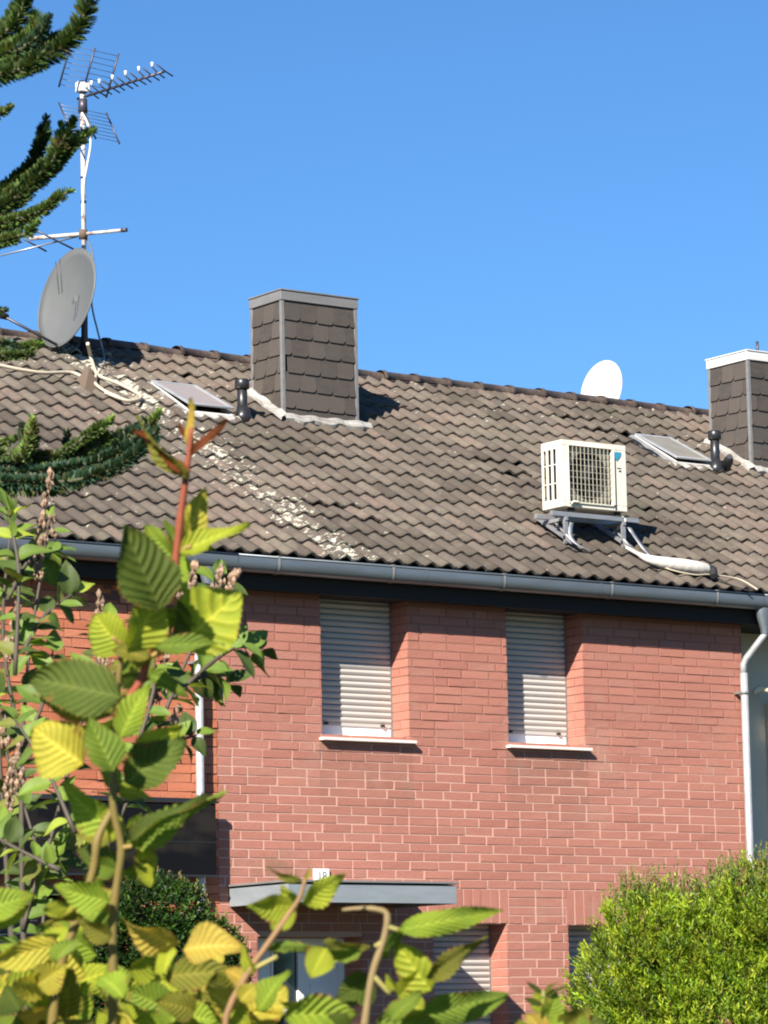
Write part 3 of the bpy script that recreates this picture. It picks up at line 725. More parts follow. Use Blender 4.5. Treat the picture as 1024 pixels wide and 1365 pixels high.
# ---- mortar pad / cream sealing patch under the cables
def ribbon(name, pts, r, mt, parent=None, n=8):
    P = [Vector(p) for p in pts]; out = []
    for i in range(len(P) - 1):
        p0, p1, p2, p3 = P[max(i - 1, 0)], P[i], P[i + 1], P[min(i + 2, len(P) - 1)]
        for k in range(6):
            t = k / 6; out.append(0.5 * ((2 * p1) + (-p0 + p2) * t + (2 * p0 - 5 * p1 + 4 * p2 - p3) * t * t + (-p0 + 3 * p1 - 3 * p2 + p3) * t ** 3))
    out.append(P[-1])
    if isinstance(r, (list, tuple)):
        rr = list(np.interp(np.linspace(0, len(r) - 1, len(out)), range(len(r)), r))
    else: rr = [r] * len(out)
    return MB().tube(out, rr, n).build(name, mt, parent)

# ---- black awning panel, dark porch of the left house
aw = MB().box(-2.55, -0.13, -0.16, -0.148, 3.13, 3.735).build('awning_panel', M_awn, H0)
MB().box(-2.57, -0.12, -0.172, -0.128, 3.737, 3.775).build('top_rail', M_black, aw)
MB().box(-2.57, -0.12, -0.168, -0.148, 3.11, 3.129).build('bottom_rail', M_black, aw)
for x in (-2.5, -1.75, -.95, -.2): MB().box(x, x + .02, -.147, -.128, 3.14, 3.73).build('stay', M_black, aw)
MB().box(-2.55, -.13, -.163, -.161, 3.40, 3.408).build('seam', M_black, aw)
po = MB().box(-3.1, -1.42, 1.2, 1.25, 0, 3.0).box(-3.1, -1.42, .33, 1.2, 3.0, 3.05).box(-3.15, -3.1, .33, 1.2, 0, 3).box(-1.42, -1.37, .33, 1.2, 0, 3.0).build('porch', M_awn, H0)
mb = MB()
n_ = int((2.98 - 2.1) / .055)
for i in range(n_):
    z = 2.1 + i * .055; MB().box(-3.08, -1.44, .30, .312, z, z + .05).build('shutter_slat', M_black, po)
mb = MB()
for (px0, px1, py_) in ((24, 48, 1228), (-4, 48, 1246)):
    x = px0
    while x < px1:
        p = onY(x, py_ - (x - px0) * .04, .297); mb.box(p.x, p.x + .014, .294, .299, p.z - .004, p.z + .006); x += 3.4
mb.build('slit_light_dashes', M_white_glint, po)  # white dashes painted in as light showing through the shutter slits
MB().box(-1.418, -1.31, -.03, -.001, 0.45, 2.75).build('door_post', M_cream, H0, .004)
cb = MB(); vs = []
for i in range(7):
    for k in range(9):
        p = onY(28 + k * 4.2 + (3 if i > 3 else 0) * (1 if k < 4 else -.3), 1280 + i * 10, .18 + .03 * math.sin(k * 1.7 + i * .4)); vs.append(p)
cb.add(vs, [(i * 9 + k, i * 9 + k + 1, (i + 1) * 9 + k + 1, (i + 1) * 9 + k) for i in range(6) for k in range(8)], .5, True)
o = cb.build('hanging_cloth', M_blue_cloth); m_ = o.modifiers.new('s', 'SOLIDIFY'); m_.thickness = .01
tag(o, 'dull blue cloth hanging in the dark porch at the lower left edge', 'cloth')
# ---- cream blind fittings on the rendered house
a1 = [onY(1004, 924, SET - .25), onY(1012, 918, SET - .25), onY(1030, 921, SET - .3), onY(1060, 932, SET - .35)]
ribbon('awning_arm', a1, [.02, .03, .033, .03], M_cream, H2)
c_ = onY(1022, 940, SET - .02)
MB().box(c_.x, c_.x + .13, SET - .09, SET - .002, 3.0, c_.z + .02).build('window_surround', M_cream, H2, .005)

# ------------------------------------------------------------------ air conditioner on its roof frame
ax0, ax1, ay0, ay1, az0, az1 = 4.25, 5.04, 0.44, 0.76, 6.705, 7.35
AC = thing('air_conditioner', 'cream outdoor air conditioning unit with square fan grille standing on the roof tiles', 'air conditioner', (ax0, ay0, az0))
# casing as frame around the fan opening
cs = MB()
gx0, gx1, gz0_, gz1_ = ax0 + .075, ax1 - .185, az0 + .05, az1 - .055
cs.box(ax0, ax1, ay0, ay0 + .02, gz1_, az1).box(ax0, ax1, ay0, ay0 + .02, az0, gz0_).box(ax0, gx0, ay0, ay0 + .02, gz0_, gz1_).box(gx1, ax1, ay0, ay0 + .02, gz0_, gz1_)
cs.box(ax0, ax1, ay0 + .02, ay1, az1 - .02, az1).box(ax0, ax1, ay0 + .02, ay1, az0, az0 + .02).box(ax1 - .02, ax1, ay0 + .02, ay1, az0 + .02, az1 - .02)
sy = [ay0 + .02, ay0 + .10, ay0 + .15, ay0 + .175, ay0 + .225, ay0 + .25, ay0 + .295, ay1]
for i in range(0, 7, 2): cs.box(ax0, ax0 + .02, sy[i], sy[i + 1], az0 + .02, az1 - .02)
for i in (1, 3, 5):
    for z in (az0 + .02, az0 + .23, az0 + .41, az1 - .08): cs.box(ax0 + .001, ax0 + .019, sy[i], sy[i + 1], z, z + (.012 if z > az0 + .1 and z < az1 - .1 else .06))
cs.build('casing', M_ac, AC, 0.006)
MB().box(ax0 + .03, ax1 - .03, ay1 - .06, ay1 - .04, az0 + .03, az1 - .03).box(ax0 + .045, ax0 + .05, ay0 + .03, ay1 - .02, az0 + .03, az1 - .03).build('coil', M_acdark, AC)
fx, fz, fr_ = (gx0 + gx1) / 2, (gz0_ + gz1_) / 2, .235
mb = MB(); K = 28; vs = []
for k in range(K):
    a = 2 * math.pi * k / K; ca, sa_ = math.cos(a), math.sin(a); q = max(abs(ca), abs(sa_))
    vs += [(fx + fr_ * ca, ay0 + .03, fz + fr_ * sa_), (fx + ca / q * (gx1 - gx0) / 2 * 1.0, ay0 + .022, fz + sa_ / q * (gz1_ - gz0_) / 2), (fx + fr_ * ca, ay0 + .16, fz + fr_ * sa_)]
mb.add(vs, [(k * 3, k * 3 + 1, ((k + 1) % K) * 3 + 1, ((k + 1) % K) * 3) for k in range(K)] + [], .5, True)
mb.build('fan_shroud', M_fin, AC)
MB().add(vs, [(k * 3 + 2, k * 3, ((k + 1) % K) * 3, ((k + 1) % K) * 3 + 2) for k in range(K)], .5, True).build('fan_barrel', M_acdark, AC)
fan = MB().tube([(fx, ay0 + .06, fz), (fx, ay0 + .13, fz)], .05, 12).build('fan', M_acdark, AC)
for k in range(3):
    a0 = k * 2 * math.pi / 3 + .4; vs = []
    for i in range(6):
        for j, rr in enumerate((.05, .13, .22)):
            a = a0 + i * .2 + j * .12; vs.append((fx + rr * math.cos(a), ay0 + .07 + i * .011, fz + rr * math.sin(a)))
    MB().add(vs, [(i * 3 + j, i * 3 + j + 1, i * 3 + j + 4, i * 3 + j + 3) for i in range(5) for j in range(2)], .5, True).build('blade', M_acdark, fan)
gr = MB()
nx_ = 11
for i in range(nx_ + 1):
    x = gx0 + (gx1 - gx0) * i / nx_; gr.box(x - .0022, x + .0022, ay0 - .012, ay0 - .006, gz0_, gz1_)
for i in range(10):
    z = gz0_ + (gz1_ - gz0_) * i / 9; gr.box(gx0, gx1, ay0 - .0055, ay0 - .001, z - .002, z + .002)
gr.build('fan_grille', M_grille, AC)
MB().box(gx0 - .008, gx1 + .008, ay0 - .016, ay0 - .003, gz1_ + .001, gz1_ + .012).box(gx0 - .008, gx1 + .008, ay0 - .016, ay0 - .003, gz0_ - .012, gz0_ - .001).box(gx1 + .001, gx1 + .03, ay0 - .016, ay0 - .003, gz0_, gz1_).box(gx0 - .012, gx0 - .001, ay0 - .016, ay0 - .003, gz0_, gz1_).build('grille_frame', M_ac, AC, .003)
MB().box(gx1 + .034, gx1 + .052, ay0 - .004, ay0 - .001, az0 + .01, az1 - .09).build('trim_strip', M_acdark, AC)
mb = MB(); lx, lz = gx1 + .035, az1 - .10
mb.prism([(lx, lz - .03), (lx + .03, lz - .055), (lx + .075, lz - .01), (lx + .085, lz + .03), (lx + .02, lz + .03), (lx - .005, lz + .01)], ay0 - .008, ay0 - .0045); mb.build('logo', M_blue, AC)
MB().box(gx1 + .07, gx1 + .12, ay0 - .003, ay0 - .001, az1 - .232, az1 - .222).box(gx1 + .09, gx1 + .12, ay0 - .003, ay0 - .001, az1 - .262, az1 - .246).build('type_marking', M_acdark, AC)
for x in (ax0 + .1, ax1 - .12):
    for y in (ay0 + .03, ay1 - .06): MB().box(x, x + .06, y, y + .035, az0 - .045, az0 - .001).build('foot', M_rubber, AC)
MB().tube([(ax0 + .09, ay0 - .01, az0 + .02), (ax0 + .10, ay0 - .03, az0 + .05), (ax0 + .17, ay0 - .03, az0 + .05), (ax0 + .18, ay0 - .01, az0 + .02)], .010, 6).build('handle', M_ac, AC)

FRM = thing('mounting_frame', 'grey steel mounting frame bolted to the roof tiles under the air conditioning unit', 'bracket', (ax0, ay0, az0 - .1))
zr = az0 - .095
for y in (ay0 + .01, ay1 - .07):
    MB().box(ax0 - .13, ax1 + .15, y, y + .04, zr, zr + .045).build('cross_rail', M_alu, FRM, .003)
for i, x in enumerate((ax0 + .02, ax1 - .06)):
    sl0 = (ay0 - .02 - EY) / cp
    st_ = MB(); p0 = RP(x, sl0 - .02, .075); p1 = RP(x, sl0 + .62, .075)
    st_.add([p0, p0 + Vector((.04, 0, 0)), p1 + Vector((.04, 0, 0)), p1] + [q + Vector((0, -.01, .03)) for q in (p0, p0 + Vector((.04, 0, 0)), p1 + Vector((.04, 0, 0)), p1)],
            [(0, 1, 5, 4), (1, 2, 6, 5), (2, 3, 7, 6), (3, 0, 4, 7), (4, 5, 6, 7), (3, 2, 1, 0)])
    st_.build('slope_rail', M_alu, FRM)
    MB().box(x, x + .04, ay0 + .012, ay0 + .04, p0.z + .02, zr - .001).build('upright', M_alu, FRM)
    MB().box(x + .005, x + .035, ay0 - .0, ay1 + .05, zr - .035, zr - .002).build('arm', M_alu, FRM)
    MB().tube([RP(x + .02, sl0 + .02, .10), Vector((x + .02, ay0 + .2, zr - .02))], .012, 6).build('strut', M_alu, FRM)
    # bent anchor strap reaching out onto the tiles
    q0 = Vector((x + .02, ay0, zr - .02)); dirx = -1 if i == 0 else .4
    vs = []
    for t in np.linspace(0, 1, 8):
        pth = RP(x + dirx * .10 * math.sin(t * 3.0) + .10 * t, sl0 + .10 - .30 * t, .09 + .16 * (1 - t) * (1 - t)); vs += [pth, pth + Vector((.05, 0, -.005))]
    MB().add(vs, [(k * 2, k * 2 + 1, k * 2 + 3, k * 2 + 2) for k in range(7)], .5, True).build('anchor_strap', M_alu, FRM).modifiers.new('s', 'SOLIDIFY').thickness = .006
# insulated line and cables
pts = [Vector((4.98, .62, 6.72)), Vector((5.02, .45, 6.62)), onroof(818, 712, .10), onroof(838, 730, .08), onroof(858, 742, .09)]
hs = thing('refrigerant_hose', 'white wrapped hose lying on the roof tiles right of the air conditioning unit', 'hose', tuple(onroof(900, 752)))
ribbon('thin_pipe', pts, .014, M_tape, hs)
ribbon('wrapping', [onroof(835, 730, .085), onroof(850, 738, .09), onroof(864, 745, .10), onroof(885, 750, .11), onroof(910, 754, .115), onroof(930, 757, .115), onroof(943, 759, .11)], [.016, .018, .04, .058, .068, .066, .05], M_tape, hs, 10)
ribbon('black_end', [onroof(941, 758, .11), onroof(950, 761, .11), onroof(951, 768, .09)], [.05, .05, .03], M_rubber, hs)
ribbon('cable', [onroof(864, 744, .09), onroof(890, 758, .075), onroof(925, 766, .075), onroof(948, 766, .08), onroof(985, 772, .075), onroof(1010, 786, .075)], .008, M_cable, hs, 6)
ribbon('cable', [onroof(948, 766, .08), onroof(975, 780, .075), onroof(1000, 788, .075)], .007, M_rubber, hs, 6)

# ------------------------------------------------------------------ mast, dish, antennas
mb_ = onroof(113, 474); MX, MY = mb_.x, mb_.y
MD = proj(mb_)[2]
def MW(px, py, dd=0.0): return W(px, py, MD + dd)
mast = thing('antenna_mast', 'tall thin whitish antenna mast rising from the roof ridge at the upper left', 'mast', tuple(mb_))
MB().tube([(MX, MY, mb_.z - .3), (MX, MY, 9.45)], .034, 10).build('lower_tube', M_rod, mast)
MB().tube([(MX, MY, 9.4), (MX + .0, MY, 10.1), (MX - .005, MY, 11.25)], .024, 10).build('pole', M_mast, mast)
for z in (10.1, 10.35, 10.75): MB().tube([(MX, MY, z - .012), (MX, MY, z + .012)], .030, 8).build('cable_tie', M_rod, mast)
MB().tube([(MX, MY, mb_.z - .02), (MX, MY, mb_.z + .12)], [.09, .04], 10).build('collar', M_rubber, mast)
ribbon('white_cable', [MW(109, 150), MW(117, 165), MW(121, 190), MW(116, 222), MW(112, 245), MW(110, 290)], .012, M_white_glint, mast, 6)
ribbon('grey_cable', [MW(110, 310), MW(124, 340), MW(122, 400), MW(130, 440), MW(138, 470), onroof(139, 484, .07)], .010, M_arod, mast, 6)
# tv antenna
tv = thing('tv_antenna', 'television aerial with long boom and wire grid reflector at the mast top', 'antenna', (MX, MY, 11.2))
p0, p1 = Vector((MX, MY, 11.18)), None
best = min(((proj(p0 + Vector((math.sin(a), -math.cos(a), 0)) * L_), a, L_) for a in np.linspace(-.6, 1.2, 90) for L_ in np.linspace(.8, 2.4, 60)), key=lambda q: (q[0][0] - 219) ** 2 + (q[0][1] - 95) ** 2)
ba, bl = best[1], best[2]
bd = Vector((math.sin(ba), -math.cos(ba), 0)); bs = Vector((math.cos(ba), math.sin(ba), 0)); UZ = Vector((0, 0, 1))
MB().tube([p0 - bd * .08, p0 + bd * bl], .014, 8).build('boom', M_rod, tv)
hd = MB().box(-.06, .06, -.05, .05, -.05, .06, mat=Matrix.Translation(p0 + UZ * .10)); hd.build('junction_box', M_white_glint, tv, .01)
MB().tube([p0 + UZ * .05, p0 + UZ * .17], [.04, .03], 8).build('bracket_cap', M_rod, tv)
MB().tube([p0 - UZ * .16, p0 - UZ * .02], [.05, .045], 8).build('mast_clamp', M_rod, tv)
for sgn in (1, -1):
    fr_m = MB(); lean = .34
    base_ = p0 + UZ * (.05 * sgn) + bd * (.0)
    top_ = base_ + UZ * (.42 * sgn) + bd * (.20)
    if sgn < 0: base_ = base_ - UZ * .06
    refl = MB()
    for k in (-1, 0, 1):
        refl.tube([base_ + bs * (.31 * k), top_ + bs * (.31 * k)], .010, 6)
    rf = refl.build('reflector_bar', M_rod, tv)
    wr = MB()
    for i in range(8):
        t = (i + .5) / 8; c = base_.lerp(top_, t); wr.tube([c - bs * .31, c + bs * .31], .0035, 4)
    wr.build('reflector_wires', M_arod, rf)
for i in range(12):
    t = .12 + .88 * i / 11; c = p0 + bd * (bl * t); hl = .085 + .02 * (i % 2)
    el = MB().tube([c - bs * hl + UZ * .055, c + UZ * .005, c + bs * hl - UZ * .03], .0075, 6).build('element', M_rod, tv)
    if i % 2 == 0 or i < 2:
        q = c - bs * (hl * .9) + UZ * .075; MB().tube([q - UZ * .025, q + UZ * .025], [.011, .015], 6).build('tip_glint', M_white_glint, el)  # white peg put in for light catching the element tip
# radio antenna
ra = thing('radio_antenna', 'white horizontal crossbar aerial clamped to the mast above the grey dish', 'antenna', tuple(MW(111, 312)))
def hline(pxa, pya, pxb, pyb, da=0.0):
    a = MW(pxa, pya, da); v = fw * F + rt * (pxb - 512) - up * (pyb - 682.5)
    d = a.z - CAM.z; return a, CAM + v * (d / v.z)
a, b = hline(111, 312, 40, 318); c, e = hline(111, 312, 162, 307)
MB().tube([a, b], .022, 8).build('boom', M_mast, ra); MB().tube([c, e], .018, 8).build('boom', M_mast, ra)
MB().tube([e, e + (e - c).normalized() * .06], .022, 8).build('end_cap', M_rod, ra)
MB().tube([MW(111, 306), MW(111, 319)], .045, 8).build('clamp', M_terra, ra)
for q in ((0, 341, 104, 315), (32, 319, 62, 335), (46, 306, 98, 332)):
    MB().tube([MW(q[0], q[1], -.1), MW(q[2], q[3], .05)], .009, 6).build('element', M_arod if q[0] == 0 else M_rod, ra)
# grey dish
def dish(name, center, nrm, dia_w, dia_h, depth, mt, parent):
    n = nrm.normalized(); ux = UZ.cross(n).normalized(); uz = n.cross(ux)
    vs = []; Rn, A = 8, 36
    for i in range(Rn + 1):
        t = i / Rn
        for k in range(A):
            a = 2 * math.pi * k / A
            vs.append(center + ux * (math.cos(a) * dia_w / 2 * t) + uz * (math.sin(a) * dia_h / 2 * t) + n * (depth * (t * t - 1)))
    fs = [(i * A + k, i * A + (k + 1) % A, (i + 1) * A + (k + 1) % A, (i + 1) * A + k) for i in range(Rn) for k in range(A)]
    o = MB().add(vs, fs, .5, True).build(name, mt, parent); s = o.modifiers.new('s', 'SOLIDIFY'); s.thickness = .006
    rim = [center + ux * (math.cos(2 * math.pi * k / 40) * dia_w / 2) + uz * (math.sin(2 * math.pi * k / 40) * dia_h / 2) for k in range(41)]
    MB().tube(rim, .008, 6, caps=False).build('rim', mt, o)
    return o, ux, uz, n
dc = MW(89, 397, -.25)
dsh = thing('satellite_dish', 'large grey satellite dish on the mast at the left, facing left', 'satellite dish', tuple(dc))
dn = Vector((-.975, -.03, .19))
ob, ux, uz, n = dish('reflector', dc, dn, 1.0, 1.02, .10, M_dish, dsh)
lnb = W(2, 420, MD - .55)
MB().tube([dc - uz * .50 + n * .02, lnb], .014, 6).build('feed_arm', M_rod, dsh)
MB().tube([lnb + n * .06, lnb - n * .07 + uz * .0], [.045, .03], 10).build('receiver_head', M_rubber, dsh)
MB().tube([dc - n * .10, Vector((MX, MY, dc.z))], .03, 8).build('back_bracket', M_rod, dsh)
MB().box(-.05, .05, -.03, .03, -.09, .09, mat=Matrix.Translation(Vector((MX, MY, dc.z + .05)))).build('mast_clamp', M_rod, dsh)
wl = MB(); wl.tube([MW(74, 348, -.6), MW(79, 392, -.6), MW(83, 390, -.6), MW(80, 345, -.6)], .004, 4)
wl.build('arm_reflection', M_rod, dsh)  # thin wire drawn in for the feed arm's reflection on the dish
# second dish behind the ridge
dc2 = onY(802, 532, 5.6)
ds2 = thing('satellite_dish', 'white satellite dish showing above the roof ridge, right of centre', 'satellite dish', (dc2.x, dc2.y, 8.2))
tc = (CAM - dc2); tc.z = 0; tc.normalize()
ax_ = Vector((tc.x * math.cos(.6) + tc.y * math.sin(.6), -tc.x * math.sin(.6) + tc.y * math.cos(.6), .25))
dish('reflector', dc2 + UZ * .10, ax_, .56, .74, .07, M_wdish, ds2)
MB().tube([dc2 - ax_ * .08, dc2 - ax_ * .2, dc2 - ax_ * .2 - UZ * .7], .02, 8).build('pole', M_alu, ds2)
# cream cables over the tiles
cbl = thing('antenna_cable', 'cream cables looping over the roof tiles below the antenna mast', 'cable', tuple(onroof(135, 505)))
ribbon('cable', [onroof(-30, 481, .08), onroof(0, 487, .08), onroof(30, 493, .08), onroof(60, 497, .08), onroof(97, 497, .08), onroof(118, 508, .09)], .018, M_cable, cbl)
ribbon('cable', [onroof(117, 458, .3), onroof(121, 475, .12), onroof(127, 494, .09), onroof(134, 502, .09), onroof(160, 512, .085), onroof(183, 524, .085), onroof(187, 531, .085), onroof(170, 534, .085), onroof(140, 523, .085)], .018, M_cable, cbl)
ribbon('cable', [onroof(134, 492, .10), onroof(126, 508, .085), onroof(138, 520, .085), onroof(160, 530, .08)], .016, M_cable, cbl)
#VEG
# ------------------------------------------------------------------ vegetation
GRN = dict(lime=(.33, .39, .035), bright=(.24, .34, .034), green=(.16, .24, .03), dark=(.085, .125, .02), olive=(.20, .205, .03), yellow=(.46, .42, .055), gold=(.48, .37, .07), red=(.22, .065, .022), brown=(.2, .11, .045))
LVV = []
def leaf_geo(L, Wd, segs=36, fold=.25, curl=.25, veins=9, wavy=.05, serr=.05, seed=0, blunt=0.0, amp=.014):
    amp = min(amp, .022) * (1.25 if segs > 10 else 1)
    """a leaf from the origin along +Y, upper face +Z; returns verts, faces, vein weight per face"""
    r_ = random.Random(seed); vs = []; LVV.clear(); A = 5 if segs > 10 else 3; ap = r_.uniform(0, 6)
    ph = r_.uniform(0, 6); tw = r_.uniform(-.25, .25)
    for i in range(segs + 1):
        t = i / segs
        w_ = (math.sin(math.pi * min(1, t ** (.72 + .1 * blunt))) ** .8) * (1 - .25 * t) * 1.08 + .012
        if blunt: w_ = max(w_, 0) * (1 + .25 * blunt * t)
        for j in range(-A, A + 1):
            s = j / A
            e = abs(s) > .99
            ww = w_ * (1 + (serr * (r_.uniform(.3, 1.3) if i % 2 else -1) if e else 0) + wavy * .6 * math.sin(3 * math.pi * t + ph + (1 if s > 0 else 0)))
            x = s * ww * Wd / 2
            y = t * L + abs(s) * .03 * L * (1 - t)
            vph = 2 * math.pi * veins * (t - .26 * abs(s)) + .5 * math.sin(4 * t + ap)
            z = fold * abs(x) - curl * L * t * t * .55 + amp * L * math.cos(vph) * min(1, abs(s) * 3.5) * (1 - .35 * t) * (1 - .35 * abs(s)) * (.8 + .2 * math.sin(7 * t + ap))
            z += wavy * L * .75 * math.sin(6.5 * t + ph + (1.7 if s > 0 else 0)) * s * abs(s) + tw * x * t
            LVV.append((vph / (2 * math.pi), s, 0.0))
            vs.append(Vector((x, y - .12 * curl * L * t * t, z)))
    n = 2 * A + 1; fs = []; vw = []
    for i in range(segs):
        for j in range(2 * A):
            a = i * n + j; fs.append((a, a + 1, a + n + 1, a + n)); vw.append(1.0 if j in (A - 1, A) else 0.0)
    return vs, fs, vw
def leafcol(c, vw, r_):
    base_ = np.array(GRN[c]) * (1 + r_.uniform(-.12, .12)) if isinstance(c, str) else np.array(c)
    out = []
    for v in vw: out.append(tuple(base_ * (1.0 + .10 * v)))
    return out
def hero(parent, bpx, tpx, wpx, c, d=3.2, dz=0.0, roll=0, curl=.25, fold=.25, seed=None, veins=9, blunt=0.0, wavy=.09, amp=.014, name='leaf'):
    seed = seed if seed is not None else rnd.randrange(9999)
    B = W(*bpx, d); T = W(*tpx, d + dz); ax = T - B; L = ax.length; ax.normalize()
    toc = (CAM - B).normalized(); sd = ax.cross(toc).normalized(); nn = sd.cross(ax)
    sd = sd * math.cos(R(roll)) + nn * math.sin(R(roll)); nn = sd.cross(ax)
    if nn.z < 0 and False: nn = -nn
    vs, fs, vw = leaf_geo(L, wpx * d / F, fold=fold, curl=curl, veins=veins, seed=seed, blunt=blunt, wavy=wavy, amp=amp)
    m = Matrix.Identity(4); m.col[0] = (*sd, 0); m.col[1] = (*ax, 0); m.col[2] = (*nn, 0); m.translation = B
    me = leafmesh(name, vs, fs, leafcol(c, vw, random.Random(seed)), M_leaf)
    la = me.attributes.new('lv', 'FLOAT_VECTOR', 'POINT'); la.data.foreach_set('vector', [q for v in LVV for q in v])
    return link(name, me, parent, mat4=m)
def smoothpath(P, n=4):
    out = []
    for i in range(len(P) - 1):
        p0, p1, p2, p3 = P[max(i - 1, 0)], P[i], P[i + 1], P[min(i + 2, len(P) - 1)]
        L = (p2 - p1).length; m1 = (p2 - p0) * .5; m2 = (p3 - p1) * .5
        if m1.length > L: m1 = m1.normalized() * L
        if m2.length > L: m2 = m2.normalized() * L
        for k in range(n):
            t = k / n; out.append(p1 * (2 * t ** 3 - 3 * t * t + 1) + m1 * (t ** 3 - 2 * t * t + t) + p2 * (3 * t * t - 2 * t ** 3) + m2 * (t ** 3 - t * t))
    out.append(P[-1]); return out
def stemtube(name, parent, pts, r, c=(.22, .24, .06), mt=None, n=8):
    out = smoothpath([Vector(p) for p in pts])
    rr = list(np.interp(np.linspace(0, 1, len(out)), np.linspace(0, 1, len(r)), r)) if isinstance(r, (list, tuple)) else [r] * len(out)
    rr = [q * (1 + .12 * math.sin(k * 1.7) * math.sin(k * .6)) for k, q in enumerate(rr)]
    mb = MB().tube(out, rr, n)
    me = leafmesh(name, mb.v, mb.f, [c] * len(mb.f), mt or M_stem)
    return link(name, me, parent)
px = lambda v, d: v * d / F

# --- foreground alder, left stems (about 3.2 m from the lens)
d0 = 3.2
A1 = thing('alder_shrub', 'tall nearby shrub with large ribbed yellow green leaves and red tipped shoot, left foreground', 'shrub', (W(150, 1400, d0).x, W(150, 1400, d0).y, 0))
low = W(150, 1500, d0)
stemtube('stem', A1, [Vector((low.x, low.y, gz(low.x, low.y) - .05)), low, W(150, 1400, d0), W(151, 1290, d0), W(151, 1221, d0), W(158, 1165, d0), W(162, 1130, d0), W(151, 1073, d0), W(154, 975, d0), W(156, 930, d0), W(163, 860, d0)], [.005, .0042, .0036, .0028], (.16, .12, .032))
stemtube('stem', A1, [Vector((low.x - .03, low.y, gz(low.x, low.y) - .05)), W(66, 1450, d0), W(74, 1327, d0), W(84, 1277, d0), W(105, 1221, d0), W(125, 1158, d0), W(131, 1116, d0), W(150, 1080, d0 + .01)], [.005, .0043, .0036], (.18, .13, .036))
stemtube('stem', A1, [W(156, 940, d0), W(180, 920, d0), W(194, 890, d0), W(205, 830, d0), W(229, 779, d0), W(236, 733, d0), W(241, 686, d0), W(247, 643, d0), W(252, 605, d0), W(256, 570, d0)], [.0036, .004, .004, .0032, .002], (.24, .06, .028))
for q in [((229, 779), (212, 812)), ((151, 1221), (140, 1200)), ((162, 1130), (176, 1128)), ((163, 860), (150, 850)), ((240, 733), (255, 728)), ((194, 880), (230, 858))]:
    stemtube('leaf_stalk', A1, [W(*q[0], d0), W(*q[1], d0 - .005)], .0022, (.3, .2, .06))
HL = [((214, 815), (168, 698), 82, 'dark', dict(roll=-25, curl=.15, dz=-.02, blunt=.6)),
      ((238, 738), (332, 692), 34, 'lime', dict(roll=35, curl=.15)), ((244, 728), (276, 652), 40, 'yellow', dict(roll=-10, curl=.4, dz=-.02)),
      ((232, 745), (190, 700), 36, 'bright', dict(roll=30)), ((170, 872), (226, 782), 62, 'lime', dict(roll=-35, curl=.3, blunt=.8)),
      ((166, 868), (118, 820), 62, 'lime', dict(roll=25, curl=.45, blunt=.8)), ((238, 862), (322, 788), 92, 'lime', dict(roll=8, curl=.12, blunt=.8, veins=6, amp=.018)),
      ((240, 862), (245, 800), 40, 'dark', dict(roll=-50)), ((164, 930), (36, 902), 78, 'dark', dict(roll=-18, curl=.1, dz=.02, blunt=.7, veins=10)),
      ((150, 955), (38, 935), 34, 'olive', dict(roll=40, curl=.2)), ((112, 1020), (36, 968), 78, 'yellow', dict(roll=5, curl=.55, blunt=1, wavy=.14, amp=.03)),
      ((152, 1030), (118, 950), 52, 'green', dict(roll=-20)), ((166, 1045), (248, 985), 62, 'dark', dict(roll=15, curl=.1, blunt=.6)),
      ((175, 1010), (248, 966), 40, 'lime', dict(roll=-10, curl=.3, wavy=.1)), ((160, 985), (195, 905), 44, 'bright', dict(roll=20, curl=.4)),
      ((166, 1124), (298, 1050), 42, 'green', dict(roll=-42, curl=-.06, fold=.5, veins=12, amp=.02)), ((172, 1122), (270, 1048), 30, 'dark', dict(roll=50, fold=.4, veins=12)),
      ((156, 1108), (70, 1052), 56, 'bright', dict(roll=30, curl=.5, wavy=.1)), ((150, 1112), (100, 1110), 40, 'olive', dict(roll=-20, curl=.3)),
      ((188, 1128), (200, 1184), 34, 'lime', dict(roll=15, curl=.1)), ((146, 1202), (66, 1186), 46, 'bright', dict(roll=18, curl=.4, wavy=.1)),
      ((150, 1214), (92, 1222), 38, 'green', dict(roll=-25)), ((118, 1206), (60, 1240), 20, 'olive', dict(roll=40)),
      ((84, 1258), (-22, 1282), 40, 'yellow', dict(roll=20, curl=-.2, fold=.4)), ((-24, 1215), (48, 1190), 44, 'bright', dict(roll=10)), ((-28, 1232), (42, 1212), 38, 'bright', dict(roll=-30)),
      ((252, 640), (176, 558), 26, 'olive', dict(roll=55, curl=.1, fold=.5)), ((250, 635), (184, 566), 22, 'red', dict(roll=-60, fold=.3)), ((256, 600), (250, 528), 16, 'gold', dict(roll=30)), ((254, 606), (304, 556), 14, 'red', dict(roll=20)),
      ((254, 596), (236, 548), 12, 'red', dict(roll=-40)), ((168, 880), (230, 850), 36, 'gold', dict(roll=30, curl=.5)), ((200, 880), (150, 860), 40, 'olive', dict(roll=-35)),
      ((205, 862), (300, 855), 30, 'green', dict(roll=35, curl=.1)), ((158, 1160), (110, 1150), 34, 'green', dict(roll=30)), ((160, 1168), (208, 1150), 24, 'green', dict(roll=-30)),
      ((236, 735), (222, 690), 18, 'green', dict(roll=-30)), ((150, 1250), (100, 1230), 34, 'olive', dict(roll=30)), ((212, 812), (262, 838), 30, 'green', dict(roll=-35))]
for b, t, wd, c, kw in HL: hero(A1, b, t, wd, c, d=kw.pop('d', d0 + rnd.uniform(-.04, .04)), **kw)
r2 = random.Random(21)
cl = ['lime', 'bright', 'yellow', 'green', 'olive', 'lime', 'bright', 'gold', 'olive', 'lime', 'dark', 'yellow', 'bright']
